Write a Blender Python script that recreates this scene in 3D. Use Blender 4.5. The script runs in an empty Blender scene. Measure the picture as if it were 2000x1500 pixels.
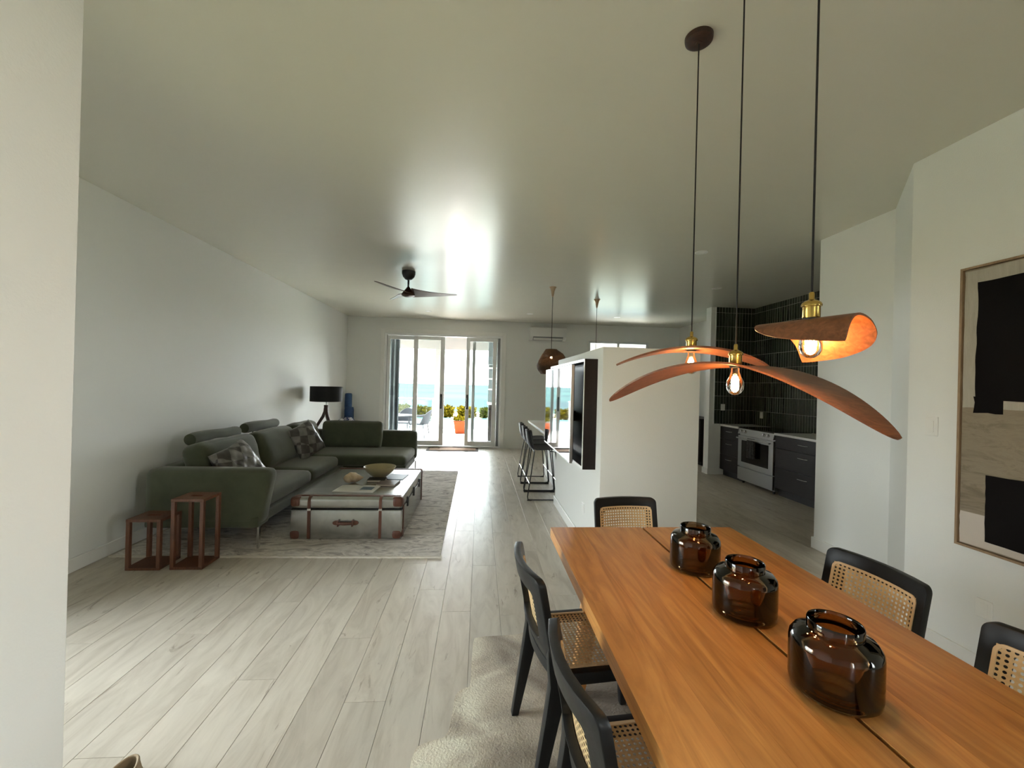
import bpy, bmesh, math, random
from mathutils import Vector, Matrix, noise

S = bpy.context.scene
C = S.collection
PI = math.pi
R = math.radians
random.seed(7)

# ------------------------------------------------------------------ camera
CAM_F, CAM_YAW, CAM_PITCH, CAM_ROLL, CAM_H = 820.0, 0.0762, 0.0019, 0.0257, 1.5
cam_d = bpy.data.cameras.new('camera')
cam_d.sensor_width = 36.0
cam_d.lens = CAM_F / 2000.0 * 36.0
cam_d.clip_start = 0.05
cam_d.clip_end = 6000
cam = bpy.data.objects.new('camera', cam_d)
C.objects.link(cam)
_f0 = Vector((math.sin(CAM_YAW), math.cos(CAM_YAW), 0)); _r0 = Vector((math.cos(CAM_YAW), -math.sin(CAM_YAW), 0)); _u0 = Vector((0, 0, 1))
_f = _f0 * math.cos(CAM_PITCH) + _u0 * math.sin(CAM_PITCH); _u = _u0 * math.cos(CAM_PITCH) - _f0 * math.sin(CAM_PITCH)
_r = _r0 * math.cos(CAM_ROLL) + _u * math.sin(CAM_ROLL); _u2 = _u * math.cos(CAM_ROLL) - _r0 * math.sin(CAM_ROLL)
cam.matrix_world = Matrix(((_r.x, _u2.x, -_f.x, 0), (_r.y, _u2.y, -_f.y, 0), (_r.z, _u2.z, -_f.z, CAM_H), (0, 0, 0, 1)))
S.camera = cam

# ------------------------------------------------------------------ world, exposure
W = bpy.data.worlds.new('hazy_sky'); S.world = W
W.use_nodes = True
_bg = W.node_tree.nodes['Background']
_bg.inputs['Color'].default_value = (0.94, 0.97, 1.0, 1)
_bg.inputs['Strength'].default_value = 6.0
S.view_settings.view_transform = 'Standard'
S.view_settings.look = 'None'
S.view_settings.gamma = 1.0
S.view_settings.use_curve_mapping = False
S.view_settings.exposure = 1.95
S.cycles.max_bounces = 10
S.cycles.diffuse_bounces = 6
S.cycles.glossy_bounces = 4
S.cycles.transparent_max_bounces = 16
S.cycles.sample_clamp_indirect = 6.0
S.cycles.caustics_reflective = False
S.cycles.caustics_refractive = False
S.cycles.use_denoising = True

sun_d = bpy.data.lights.new('sun', 'SUN'); sun_d.energy = 30.0; sun_d.angle = R(0.6); sun_d.color = (1.0, 0.97, 0.92)
sun = bpy.data.objects.new('sun', sun_d); C.objects.link(sun); sun.location = (0, 20, 20)
sun.rotation_euler = Vector((0.28, -0.40, -0.87)).to_track_quat('-Z', 'Y').to_euler()   # high, from over the sea

def portal(name, loc, rot, sx, sy):
    """marks an opening for light sampling; gives off nothing itself"""
    d = bpy.data.lights.new(name, 'AREA'); d.shape = 'RECTANGLE'; d.size = sx; d.size_y = sy
    d.cycles.is_portal = True
    o = bpy.data.objects.new(name, d); C.objects.link(o); o.location = loc; o.rotation_euler = rot

# ------------------------------------------------------------------ materials
MATS = {}
def _mat(name):
    m = bpy.data.materials.new(name); m.use_nodes = True
    nt = m.node_tree
    return m, nt, nt.nodes['Principled BSDF']
def N(nt, t, **kw):
    n = nt.nodes.new(t)
    for k, v in kw.items():
        if k in n.inputs.keys(): n.inputs[k].default_value = v
        else: setattr(n, k, v)
    return n
def c4(c): return (c[0], c[1], c[2], 1)
def plain(name, col, rough=0.5, metal=0.0, spec=0.5, bump=0.0, bscale=80.0, coat=0.0, emit=None, estr=0.0, vary=0.0, vscale=6.0):
    m, nt, p = _mat(name)
    p.inputs['Base Color'].default_value = c4(col); p.inputs['Roughness'].default_value = rough
    p.inputs['Metallic'].default_value = metal; p.inputs['Specular IOR Level'].default_value = spec
    p.inputs['Coat Weight'].default_value = coat
    tc = N(nt, 'ShaderNodeTexCoord')
    if vary:
        n = N(nt, 'ShaderNodeTexNoise', Scale=vscale, Detail=4.0)
        nt.links.new(tc.outputs['Object'], n.inputs['Vector'])
        r = N(nt, 'ShaderNodeValToRGB')
        r.color_ramp.elements[0].position = .3; r.color_ramp.elements[1].position = .7
        r.color_ramp.elements[0].color = c4([x * (1 - vary) for x in col]); r.color_ramp.elements[1].color = c4([min(1, x * (1 + vary)) for x in col])
        nt.links.new(n.outputs['Fac'], r.inputs['Fac']); nt.links.new(r.outputs['Color'], p.inputs['Base Color'])
    if bump:
        n = N(nt, 'ShaderNodeTexNoise', Scale=bscale, Detail=3.0)
        nt.links.new(tc.outputs['Object'], n.inputs['Vector'])
        b = N(nt, 'ShaderNodeBump', Strength=bump, Distance=0.01)
        nt.links.new(n.outputs['Fac'], b.inputs['Height']); nt.links.new(b.outputs['Normal'], p.inputs['Normal'])
    if emit:
        p.inputs['Emission Color'].default_value = c4(emit); p.inputs['Emission Strength'].default_value = estr
    MATS[name] = m
    return m
def wood(name, c1, c2, c3=None, scale=3.0, stretch=(1, 1, 1), rough=0.45, bump=0.05, per_obj=0.0, knots=None, dist=2.5, spec=0.5):
    """grain: stretched noise on object coordinates, shifted for every object"""
    m, nt, p = _mat(name)
    tc = N(nt, 'ShaderNodeTexCoord'); oi = N(nt, 'ShaderNodeObjectInfo')
    mp = N(nt, 'ShaderNodeMapping'); mp.inputs['Scale'].default_value = stretch
    off = N(nt, 'ShaderNodeVectorMath', operation='SCALE'); off.inputs[0].default_value = (37.0, 91.0, 53.0)
    nt.links.new(oi.outputs['Random'], off.inputs['Scale'])
    add = N(nt, 'ShaderNodeVectorMath', operation='ADD')
    nt.links.new(tc.outputs['Object'], mp.inputs['Vector']); nt.links.new(mp.outputs['Vector'], add.inputs[0]); nt.links.new(off.outputs['Vector'], add.inputs[1])
    n1 = N(nt, 'ShaderNodeTexNoise', Scale=scale, Detail=6.0, Roughness=0.6, Distortion=dist)
    nt.links.new(add.outputs['Vector'], n1.inputs['Vector'])
    r = N(nt, 'ShaderNodeValToRGB')
    r.color_ramp.elements[0].position = .32; r.color_ramp.elements[1].position = .68
    r.color_ramp.elements[0].color = c4(c1); r.color_ramp.elements[1].color = c4(c2)
    if c3:
        e = r.color_ramp.elements.new(.5); e.color = c4(c3)
    nt.links.new(n1.outputs['Fac'], r.inputs['Fac'])
    last = r.outputs['Color']
    if knots:
        n2 = N(nt, 'ShaderNodeTexNoise', Scale=knots[0], Detail=5.0, Roughness=0.65, Distortion=1.2)
        nt.links.new(add.outputs['Vector'], n2.inputs['Vector'])
        kr = N(nt, 'ShaderNodeValToRGB'); kr.color_ramp.elements[0].position = knots[1]; kr.color_ramp.elements[1].position = knots[2]
        kr.color_ramp.elements[0].color = (0, 0, 0, 1); kr.color_ramp.elements[1].color = (1, 1, 1, 1)
        nt.links.new(n2.outputs['Fac'], kr.inputs['Fac'])
        mx = N(nt, 'ShaderNodeMix', data_type='RGBA'); mx.inputs['B'].default_value = c4(knots[3])
        nt.links.new(kr.outputs['Color'], mx.inputs['Factor']); nt.links.new(last, mx.inputs['A'])
        last = mx.outputs['Result']
    if per_obj:
        hs = N(nt, 'ShaderNodeHueSaturation')
        mr = N(nt, 'ShaderNodeMapRange'); mr.inputs['To Min'].default_value = 1 - per_obj; mr.inputs['To Max'].default_value = 1 + per_obj
        nt.links.new(oi.outputs['Random'], mr.inputs['Value']); nt.links.new(mr.outputs['Result'], hs.inputs['Value'])
        nt.links.new(last, hs.inputs['Color']); last = hs.outputs['Color']
    nt.links.new(last, p.inputs['Base Color'])
    p.inputs['Roughness'].default_value = rough; p.inputs['Specular IOR Level'].default_value = spec
    if bump:
        b = N(nt, 'ShaderNodeBump', Strength=bump, Distance=0.005)
        nt.links.new(n1.outputs['Fac'], b.inputs['Height']); nt.links.new(b.outputs['Normal'], p.inputs['Normal'])
    MATS[name] = m
    return m
def mottled(name, cols, scale=4.0, rough=0.9, stretch=(1, 1, 1), bump=0.3, bscale=120.0, sheen=0.0, detail=6.0, dist=0.6, pos=None):
    m, nt, p = _mat(name)
    tc = N(nt, 'ShaderNodeTexCoord'); mp = N(nt, 'ShaderNodeMapping'); mp.inputs['Scale'].default_value = stretch
    nt.links.new(tc.outputs['Object'], mp.inputs['Vector'])
    n1 = N(nt, 'ShaderNodeTexNoise', Scale=scale, Detail=detail, Roughness=0.65, Distortion=dist)
    nt.links.new(mp.outputs['Vector'], n1.inputs['Vector'])
    r = N(nt, 'ShaderNodeValToRGB')
    k = len(cols)
    ps = pos or [0.3 + 0.4 * i / (k - 1) for i in range(k)]
    r.color_ramp.elements[0].position = ps[0]; r.color_ramp.elements[0].color = c4(cols[0])
    r.color_ramp.elements[1].position = ps[-1]; r.color_ramp.elements[1].color = c4(cols[-1])
    for i in range(1, k - 1):
        e = r.color_ramp.elements.new(ps[i]); e.color = c4(cols[i])
    nt.links.new(n1.outputs['Fac'], r.inputs['Fac']); nt.links.new(r.outputs['Color'], p.inputs['Base Color'])
    p.inputs['Roughness'].default_value = rough; p.inputs['Sheen Weight'].default_value = sheen
    if bump:
        n2 = N(nt, 'ShaderNodeTexNoise', Scale=bscale, Detail=3.0)
        nt.links.new(mp.outputs['Vector'], n2.inputs['Vector'])
        b = N(nt, 'ShaderNodeBump', Strength=bump, Distance=0.01)
        nt.links.new(n2.outputs['Fac'], b.inputs['Height']); nt.links.new(b.outputs['Normal'], p.inputs['Normal'])
    MATS[name] = m
    return m
def glassy(name, tint=(1, 1, 1), rough=0.0, ior=1.45, gloss=1.0):
    m = bpy.data.materials.new(name); m.use_nodes = True; nt = m.node_tree
    nt.nodes.clear()
    out = N(nt, 'ShaderNodeOutputMaterial'); tr = N(nt, 'ShaderNodeBsdfTransparent'); gl = N(nt, 'ShaderNodeBsdfGlossy')
    tr.inputs['Color'].default_value = c4(tint); gl.inputs['Color'].default_value = (gloss, gloss, gloss, 1); gl.inputs['Roughness'].default_value = rough
    fr = N(nt, 'ShaderNodeFresnel', IOR=ior); mx = N(nt, 'ShaderNodeMixShader')
    nt.links.new(fr.outputs['Fac'], mx.inputs['Fac']); nt.links.new(tr.outputs['BSDF'], mx.inputs[1]); nt.links.new(gl.outputs['BSDF'], mx.inputs[2])
    nt.links.new(mx.outputs['Shader'], out.inputs['Surface'])
    MATS[name] = m
    return m

plain('wall_paint', (0.80, 0.81, 0.785), 0.55, bump=0.12, bscale=160)
plain('trim_paint', (0.82, 0.82, 0.79), 0.4)
plain('white_vinyl', (0.86, 0.87, 0.87), 0.35)
plain('grey_vinyl', (0.30, 0.31, 0.32), 0.4)
plain('rubber_black', (0.015, 0.015, 0.016), 0.6)
plain('slab', (0.3, 0.28, 0.25), 0.8)
# ceiling: satin paint that mirrors the windows softly
m, nt, p = _mat('ceiling_paint')
p.inputs['Base Color'].default_value = (0.71, 0.70, 0.61, 1); p.inputs['Roughness'].default_value = 0.27; p.inputs['Specular IOR Level'].default_value = 0.36
tc = N(nt, 'ShaderNodeTexCoord'); mp = N(nt, 'ShaderNodeMapping'); mp.inputs['Scale'].default_value = (0.35, 3.0, 1)
n1 = N(nt, 'ShaderNodeTexNoise', Scale=1.6, Detail=3.0); b = N(nt, 'ShaderNodeBump', Strength=0.10, Distance=0.02)
nt.links.new(tc.outputs['Object'], mp.inputs['Vector']); nt.links.new(mp.outputs['Vector'], n1.inputs['Vector'])
nt.links.new(n1.outputs['Fac'], b.inputs['Height']); nt.links.new(b.outputs['Normal'], p.inputs['Normal'])
MATS['ceiling_paint'] = m
wood('pale_oak', (0.43, 0.385, 0.32), (0.58, 0.535, 0.46), (0.52, 0.475, 0.405), scale=2.2, stretch=(5, 1.0, 1), rough=0.33, bump=0.03, per_obj=0.06, knots=(2.6, 0.63, 0.72, (0.27, 0.22, 0.17)), dist=1.2, spec=0.3)
wood('table_oak', (0.38, 0.165, 0.042), (0.62, 0.31, 0.092), (0.51, 0.235, 0.066), scale=2.5, stretch=(7, 0.6, 7), rough=0.36, bump=0.03, per_obj=0.09, dist=2.0)
wood('walnut_ply', (0.14, 0.048, 0.019), (0.27, 0.10, 0.042), (0.20, 0.072, 0.029), scale=5.0, stretch=(0.9, 7, 7), rough=0.38, bump=0.04, per_obj=0.05)
wood('teak_dark', (0.085, 0.03, 0.014), (0.16, 0.062, 0.03), scale=5, stretch=(6, 6, 0.8), rough=0.45, bump=0.05, per_obj=0.08)
wood('espresso', (0.010, 0.007, 0.006), (0.019, 0.012, 0.010), scale=5, stretch=(6, 0.8, 6), rough=0.42, bump=0.04, spec=0.25)
wood('lamp_walnut', (0.028, 0.013, 0.009), (0.055, 0.024, 0.015), scale=6, stretch=(5, 5, 1), rough=0.4)
wood('fan_wood', (0.045, 0.022, 0.014), (0.085, 0.04, 0.024), scale=6, stretch=(1, 6, 6), rough=0.45)
plain('black_oak', (0.008, 0.009, 0.011), 0.40, spec=0.35, bump=0.05, bscale=60)
plain('cane', (0.72, 0.52, 0.28), 0.55, vary=0.12, vscale=60)
plain('cane_bead', (0.76, 0.57, 0.34), 0.5)
plain('chrome', (0.75, 0.75, 0.76), 0.15, 1.0)
plain('steel', (0.34, 0.34, 0.33), 0.3, 1.0, bump=0.03, bscale=200)
plain('brass', (0.55, 0.37, 0.10), 0.24, 1.0)
plain('black_metal', (0.012, 0.012, 0.013), 0.45)
plain('black_glass', (0.004, 0.004, 0.005), 0.05)
plain('tv_screen', (0.006, 0.007, 0.008), 0.03, spec=0.9, coat=1.0)
plain('black_leather', (0.012, 0.011, 0.011), 0.5, spec=0.3, bump=0.15, bscale=220)
plain('cord_black', (0.012, 0.010, 0.010), 0.7)
mottled('sofa_velvet', [(0.052, 0.061, 0.034), (0.075, 0.086, 0.049)], scale=5, rough=0.85, bump=0.12, bscale=260, sheen=0.35)
mottled('rug_pile', [(0.27, 0.245, 0.235), (0.56, 0.52, 0.48), (0.78, 0.74, 0.69), (0.36, 0.325, 0.31)], scale=3.4, stretch=(1.0, 2.2, 1), rough=0.95, bump=0.4, bscale=160, dist=1.6, pos=[.32, .45, .55, .68])
plain('rug_edge', (0.66, 0.62, 0.54), 0.95, bump=0.4, bscale=200)
m, nt, p = _mat('cowhide_fur')
tc = N(nt, 'ShaderNodeTexCoord'); n1 = N(nt, 'ShaderNodeTexNoise', Scale=3.2, Detail=6.0, Distortion=0.8); n2 = N(nt, 'ShaderNodeTexNoise', Scale=110.0, Detail=2.0)
sx = N(nt, 'ShaderNodeSeparateXYZ'); ab = N(nt, 'ShaderNodeMath', operation='ABSOLUTE'); sc_ = N(nt, 'ShaderNodeMath', operation='MULTIPLY_ADD'); sc_.inputs[1].default_value = -0.62; sc_.inputs[2].default_value = 0.62
ad = N(nt, 'ShaderNodeMath', operation='ADD'); r = N(nt, 'ShaderNodeValToRGB')
r.color_ramp.elements[0].position = .60; r.color_ramp.elements[0].color = (0.76, 0.71, 0.57, 1); r.color_ramp.elements[1].position = 1.05 - 0.05; r.color_ramp.elements[1].color = (0.20, 0.155, 0.11, 1)
e_ = r.color_ramp.elements.new(.76); e_.color = (0.50, 0.43, 0.33, 1)
b = N(nt, 'ShaderNodeBump', Strength=0.5, Distance=0.01)
L_ = nt.links.new
L_(tc.outputs['Object'], n1.inputs['Vector']); L_(tc.outputs['Object'], n2.inputs['Vector']); L_(tc.outputs['Object'], sx.inputs['Vector']); L_(sx.outputs['X'], ab.inputs[0]); L_(ab.outputs['Value'], sc_.inputs[0])
L_(sc_.outputs['Value'], ad.inputs[0]); L_(n1.outputs['Fac'], ad.inputs[1]); L_(ad.outputs['Value'], r.inputs['Fac']); L_(r.outputs['Color'], p.inputs['Base Color'])
L_(n2.outputs['Fac'], b.inputs['Height']); L_(b.outputs['Normal'], p.inputs['Normal']); p.inputs['Roughness'].default_value = 0.7; p.inputs['Sheen Weight'].default_value = 0.2
MATS['cowhide_fur'] = m
mottled('aluminium_sheet', [(0.36, 0.36, 0.35), (0.50, 0.50, 0.485)], scale=4, rough=0.26, bump=0.10, bscale=9)
MATS['aluminium_sheet'].node_tree.nodes['Principled BSDF'].inputs['Metallic'].default_value = 0.9
mottled('strap_leather', [(0.085, 0.028, 0.016), (0.14, 0.052, 0.03)], scale=14, rough=0.45, bump=0.2, bscale=120)
plain('lamp_shade_black', (0.008, 0.008, 0.009), 0.8)
plain('mat_blue', (0.025, 0.075, 0.20), 0.55, vary=0.2, vscale=9)
mottled('beach_print', [(0.03, 0.05, 0.16), (0.7, 0.7, 0.72)], scale=14, rough=0.9, bump=0.2, pos=[.48, .52])
plain('coir', (0.26, 0.16, 0.09), 0.95, bump=0.5, bscale=200)
plain('coir_dark', (0.06, 0.04, 0.03), 0.95, bump=0.5, bscale=200)
plain('ac_plastic', (0.82, 0.82, 0.80), 0.35)
plain('canopy_beech', (0.55, 0.40, 0.26), 0.5)
plain('rattan', (0.10, 0.055, 0.03), 0.6, vary=0.3, vscale=40)
plain('quartz', (0.80, 0.80, 0.78), 0.25, vary=0.04, vscale=20)
plain('tile_glaze', (0.030, 0.038, 0.026), 0.16, bump=0.10, bscale=14)
_tn = MATS['tile_glaze'].node_tree; _oi = N(_tn, 'ShaderNodeObjectInfo'); _cr = N(_tn, 'ShaderNodeValToRGB')
_cr.color_ramp.elements[0].color = (0.018, 0.024, 0.016, 1); _cr.color_ramp.elements[1].color = (0.045, 0.056, 0.038, 1)
_tn.links.new(_oi.outputs['Random'], _cr.inputs['Fac']); _tn.links.new(_cr.outputs['Color'], _tn.nodes['Principled BSDF'].inputs['Base Color'])
plain('grout', (0.46, 0.46, 0.40), 0.9)
plain('paint_black', (0.007, 0.006, 0.006), 0.85, spec=0.1, bump=0.2, bscale=50)
mottled('paint_taupe', [(0.17, 0.135, 0.09), (0.27, 0.225, 0.16), (0.22, 0.18, 0.125)], scale=7, stretch=(1, 0.6, 2.2), rough=0.8, bump=0.3, bscale=60, dist=1.5)
mottled('paint_cream', [(0.36, 0.33, 0.27), (0.46, 0.43, 0.36)], scale=9, stretch=(1, 2.5, .5), rough=0.8, bump=0.3, bscale=60)
plain('paint_blush', (0.55, 0.49, 0.43), 0.8, vary=0.05)
wood('frame_oak', (0.26, 0.17, 0.10), (0.36, 0.25, 0.15), scale=6, stretch=(6, 6, 1), rough=0.5)
plain('ceramic_olive', (0.42, 0.36, 0.20), 0.35, vary=0.06, vscale=10)
mottled('shell', [(0.42, 0.30, 0.18), (0.72, 0.60, 0.44)], scale=9, rough=0.55, bump=0.4, bscale=30)
plain('paper', (0.74, 0.73, 0.70), 0.7)
plain('page_edge', (0.66, 0.62, 0.55), 0.8)
plain('print_blue', (0.10, 0.17, 0.25), 0.4)
plain('cover_brown', (0.16, 0.12, 0.10), 0.4, vary=0.3, vscale=25)
plain('cover_black', (0.02, 0.02, 0.02), 0.4)
plain('towel_dark', (0.05, 0.05, 0.05), 0.9, vary=0.6, vscale=50)
plain('plate_white', (0.80, 0.80, 0.77), 0.35)
plain('suede_tan', (0.34, 0.26, 0.17), 0.85, bump=0.2, bscale=150)
plain('insole_dark', (0.07, 0.055, 0.04), 0.9)
glassy('window_glass', (0.96, 0.985, 0.98))
glassy('railing_glass', (0.90, 0.97, 0.97))
glassy('bulb_glass', (1.0, 0.93, 0.80))
glassy('amber_glass', (0.56, 0.43, 0.30), ior=1.52)
plain('filament', (1.0, 0.6, 0.2), 0.5, emit=(1.0, 0.55, 0.17), estr=60.0)
# outdoors
plain('patio_tile', (0.62, 0.60, 0.56), 0.12, bump=0.05, bscale=6)
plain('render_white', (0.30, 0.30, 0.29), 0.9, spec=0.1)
plain('pool_water', (0.012, 0.045, 0.050), 0.3, spec=0.12, bump=0.3, bscale=3)
plain('lawn', (0.115, 0.11, 0.07), 0.9, vary=0.3)
plain('terracotta', (0.10, 0.020, 0.006), 0.8, spec=0.05, vary=0.1)
plain('soil', (0.05, 0.035, 0.025), 0.95)
plain('leaf_yellow', (0.040, 0.032, 0.0024), 0.8, spec=0.0)
plain('leaf_green', (0.018, 0.021, 0.003), 0.8, spec=0.0)
plain('wicker_grey', (0.030, 0.033, 0.038), 0.9, spec=0.05, bump=0.5, bscale=120)
plain('drape_grey', (0.12, 0.14, 0.15), 0.9)
plain('soffit_slat', (0.16, 0.10, 0.09), 0.6)
m, nt, p = _mat('sea_water')
tc = N(nt, 'ShaderNodeTexCoord'); n1 = N(nt, 'ShaderNodeTexNoise', Scale=0.006, Detail=5.0); mp = N(nt, 'ShaderNodeMapping'); mp.inputs['Scale'].default_value = (0.3, 1, 1)
r = N(nt, 'ShaderNodeValToRGB'); r.color_ramp.elements[0].position = .42; r.color_ramp.elements[1].position = .58
r.color_ramp.elements[0].color = (0.014, 0.022, 0.024, 1); r.color_ramp.elements[1].color = (0.017, 0.031, 0.030, 1)
nt.links.new(tc.outputs['Object'], mp.inputs['Vector']); nt.links.new(mp.outputs['Vector'], n1.inputs['Vector']); nt.links.new(n1.outputs['Fac'], r.inputs['Fac']); nt.links.new(r.outputs['Color'], p.inputs['Base Color'])
p.inputs['Roughness'].default_value = 0.6; p.inputs['Specular IOR Level'].default_value = 0.0
MATS['sea_water'] = m
# woven leather strips on the scatter cushions
m, nt, p = _mat('woven_leather')
tc = N(nt, 'ShaderNodeTexCoord'); mp = N(nt, 'ShaderNodeMapping'); mp.inputs['Rotation'].default_value = (0, 0, R(45)); mp.inputs['Scale'].default_value = (9, 9, 9)
ck = N(nt, 'ShaderNodeTexChecker', Scale=1.0); ck.inputs['Color1'].default_value = (0.10, 0.095, 0.088, 1); ck.inputs['Color2'].default_value = (0.27, 0.26, 0.245, 1)
n1 = N(nt, 'ShaderNodeTexNoise', Scale=14.0, Detail=3.0); mx = N(nt, 'ShaderNodeMix', data_type='RGBA', blend_type='MULTIPLY'); mx.inputs['Factor'].default_value = 0.7
nt.links.new(tc.outputs['Object'], mp.inputs['Vector']); nt.links.new(mp.outputs['Vector'], ck.inputs['Vector']); nt.links.new(tc.outputs['Object'], n1.inputs['Vector'])
nt.links.new(ck.outputs['Color'], mx.inputs['A']); nt.links.new(n1.outputs['Fac'], mx.inputs['B']); nt.links.new(mx.outputs['Result'], p.inputs['Base Color'])
p.inputs['Roughness'].default_value = 0.35; p.inputs['Metallic'].default_value = 0.3
MATS['woven_leather'] = m

# ------------------------------------------------------------------ mesh helpers
class MB:
    """collects vertices and faces (world or local coordinates)"""
    def __init__(s): s.v = []; s.f = []
    def add(s, vs, fs):
        k = len(s.v); s.v += [tuple(v) for v in vs]; s.f += [tuple(i + k for i in f) for f in fs]; return s
    def box(s, x0, x1, y0, y1, z0, z1):
        return s.add([(x0, y0, z0), (x1, y0, z0), (x1, y1, z0), (x0, y1, z0), (x0, y0, z1), (x1, y0, z1), (x1, y1, z1), (x0, y1, z1)],
                     [(0, 3, 2, 1), (4, 5, 6, 7), (0, 1, 5, 4), (1, 2, 6, 5), (2, 3, 7, 6), (3, 0, 4, 7)])
    def quad(s, a, b, c, d): return s.add([a, b, c, d], [(0, 1, 2, 3)])
    def prism(s, poly, z0, z1):
        n = len(poly)
        return s.add([(x, y, z0) for x, y in poly] + [(x, y, z1) for x, y in poly],
                     [tuple(range(n - 1, -1, -1)), tuple(range(n, 2 * n))] + [(i, (i + 1) % n, (i + 1) % n + n, i + n) for i in range(n)])
    def tube(s, pts, r, n=10, closed=False, cap=True):
        pts = [Vector(p) for p in pts]; k = len(pts)
        rs = r if isinstance(r, (list, tuple)) else [r] * k
        rings = []; prev = None
        for i, p in enumerate(pts):
            if closed: t = (pts[(i + 1) % k] - pts[i - 1]).normalized()
            else: t = (pts[min(i + 1, k - 1)] - pts[max(i - 1, 0)]).normalized()
            if prev is None:
                a = Vector((0, 0, 1)) if abs(t.z) < 0.9 else Vector((1, 0, 0))
                u = t.cross(a).normalized()
            else:
                u = (prev - t * prev.dot(t))
                u = u.normalized() if u.length > 1e-6 else t.orthogonal().normalized()
            prev = u; w = t.cross(u)
            rings.append([p + (u * math.cos(2 * PI * j / n) + w * math.sin(2 * PI * j / n)) * rs[i] for j in range(n)])
        vs = [q for rg in rings for q in rg]; fs = []
        for i in range(k if closed else k - 1):
            a = i * n; b = ((i + 1) % k) * n
            for j in range(n): fs.append((a + j, a + (j + 1) % n, b + (j + 1) % n, b + j))
        if cap and not closed:
            fs.append(tuple(range(n - 1, -1, -1))); fs.append(tuple(range((k - 1) * n, k * n)))
        return s.add(vs, fs)
    def lathe(s, prof, c=(0, 0, 0), n=32, closed=False):
        vs = []; fs = []
        for r_, z in prof:
            for j in range(n):
                a = 2 * PI * j / n; vs.append((c[0] + r_ * math.cos(a), c[1] + r_ * math.sin(a), c[2] + z))
        k = len(prof)
        for i in range(k if closed else k - 1):
            a = i * n; b = ((i + 1) % k) * n
            for j in range(n): fs.append((a + j, a + (j + 1) % n, b + (j + 1) % n, b + j))
        if not closed:
            if prof[0][0] > 1e-5: fs.append(tuple(range(n - 1, -1, -1)))
            if prof[-1][0] > 1e-5: fs.append(tuple(range((k - 1) * n, k * n)))
        return s.add(vs, fs)
    def grid(s, nu, nv, fn):
        vs = [fn(i / nu, j / nv) for i in range(nu + 1) for j in range(nv + 1)]
        fs = [(i * (nv + 1) + j, (i + 1) * (nv + 1) + j, (i + 1) * (nv + 1) + j + 1, i * (nv + 1) + j + 1) for i in range(nu) for j in range(nv)]
        return s.add(vs, fs)
    def slab(s, nu, nv, fn):
        """closed sheet: fn(u, v, side) with side 0 / 1"""
        st = len(s.v); m_ = (nu + 1) * (nv + 1)
        vs = [fn(i / nu, j / nv, 0) for i in range(nu + 1) for j in range(nv + 1)] + [fn(i / nu, j / nv, 1) for i in range(nu + 1) for j in range(nv + 1)]
        I = lambda i, j: i * (nv + 1) + j
        fs = []
        for i in range(nu):
            for j in range(nv):
                q = (I(i, j), I(i + 1, j), I(i + 1, j + 1), I(i, j + 1))
                fs.append(q[::-1]); fs.append(tuple(a + m_ for a in q))
        for i in range(nu):
            fs.append((I(i, 0), I(i + 1, 0), I(i + 1, 0) + m_, I(i, 0) + m_)); fs.append((I(i + 1, nv), I(i, nv), I(i, nv) + m_, I(i + 1, nv) + m_))
        for j in range(nv):
            fs.append((I(0, j + 1), I(0, j), I(0, j) + m_, I(0, j + 1) + m_)); fs.append((I(nu, j), I(nu, j + 1), I(nu, j + 1) + m_, I(nu, j) + m_))
        return s.add(vs, fs)
    def soft(s, hx, hy, hz, r, cuts=8, mtx=None, bulge=(0, 0, 0), wob=0.0, seed=0.0):
        """rounded, slightly stuffed box"""
        bm = bmesh.new(); bmesh.ops.create_cube(bm, size=2.0)
        bmesh.ops.subdivide_edges(bm, edges=bm.edges[:], cuts=cuts, use_grid_fill=True)
        h = (hx, hy, hz); mtx = mtx or Matrix()
        bm.verts.ensure_lookup_table(); vs = []
        for v in bm.verts:
            a = [math.copysign(1 - (1 - abs(c)) ** 1.5, c) if abs(c) < 1 else c for c in v.co]
            p = Vector([a[i] * h[i] for i in range(3)])
            q = Vector([max(-(h[i] - r), min(h[i] - r, p[i])) for i in range(3)])
            d = p - q
            if d.length > 1e-7: p = q + d.normalized() * r
            for i in range(3):
                if bulge[i]:
                    j, k = (i + 1) % 3, (i + 2) % 3
                    p[i] += bulge[i] * (a[i]) * (1 - a[j] ** 2) * (1 - a[k] ** 2)
            if wob:
                p += p.normalized() * wob * noise.noise(Vector((p.x * 7 + seed, p.y * 7, p.z * 7 - seed)))
            vs.append(mtx @ p)
        fs = [tuple(v.index for v in f.verts) for f in bm.faces]
        bm.free()
        return s.add(vs, fs)
    def xf(s, m_):
        s.v = [tuple(m_ @ Vector(v)) for v in s.v]; return s

def mesh_of(mb, name, mat, smooth=35, bevel=0.0, seg=2, off=(0, 0, 0)):
    me = bpy.data.meshes.new(name)
    o_ = Vector(off)
    me.from_pydata([Vector(v) - o_ for v in mb.v], [], mb.f)
    if bevel:
        bm = bmesh.new(); bm.from_mesh(me)
        es = [e for e in bm.edges if len(e.link_faces) == 2 and e.calc_face_angle(0) > 0.5]
        bmesh.ops.bevel(bm, geom=es, offset=bevel, segments=seg, profile=0.5, affect='EDGES', clamp_overlap=True)
        bm.to_mesh(me); bm.free()
    me.materials.append(MATS[mat] if isinstance(mat, str) else mat)
    if smooth:
        me.polygons.foreach_set('use_smooth', [True] * len(me.polygons))
        me.set_sharp_from_angle(angle=R(smooth))
    me.update()
    return me
def tag(o, label=None, cat=None, group=None, kind=None):
    if label: o['label'] = label
    if cat: o['category'] = cat
    if group: o['group'] = group
    if kind: o['kind'] = kind
    return o
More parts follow.
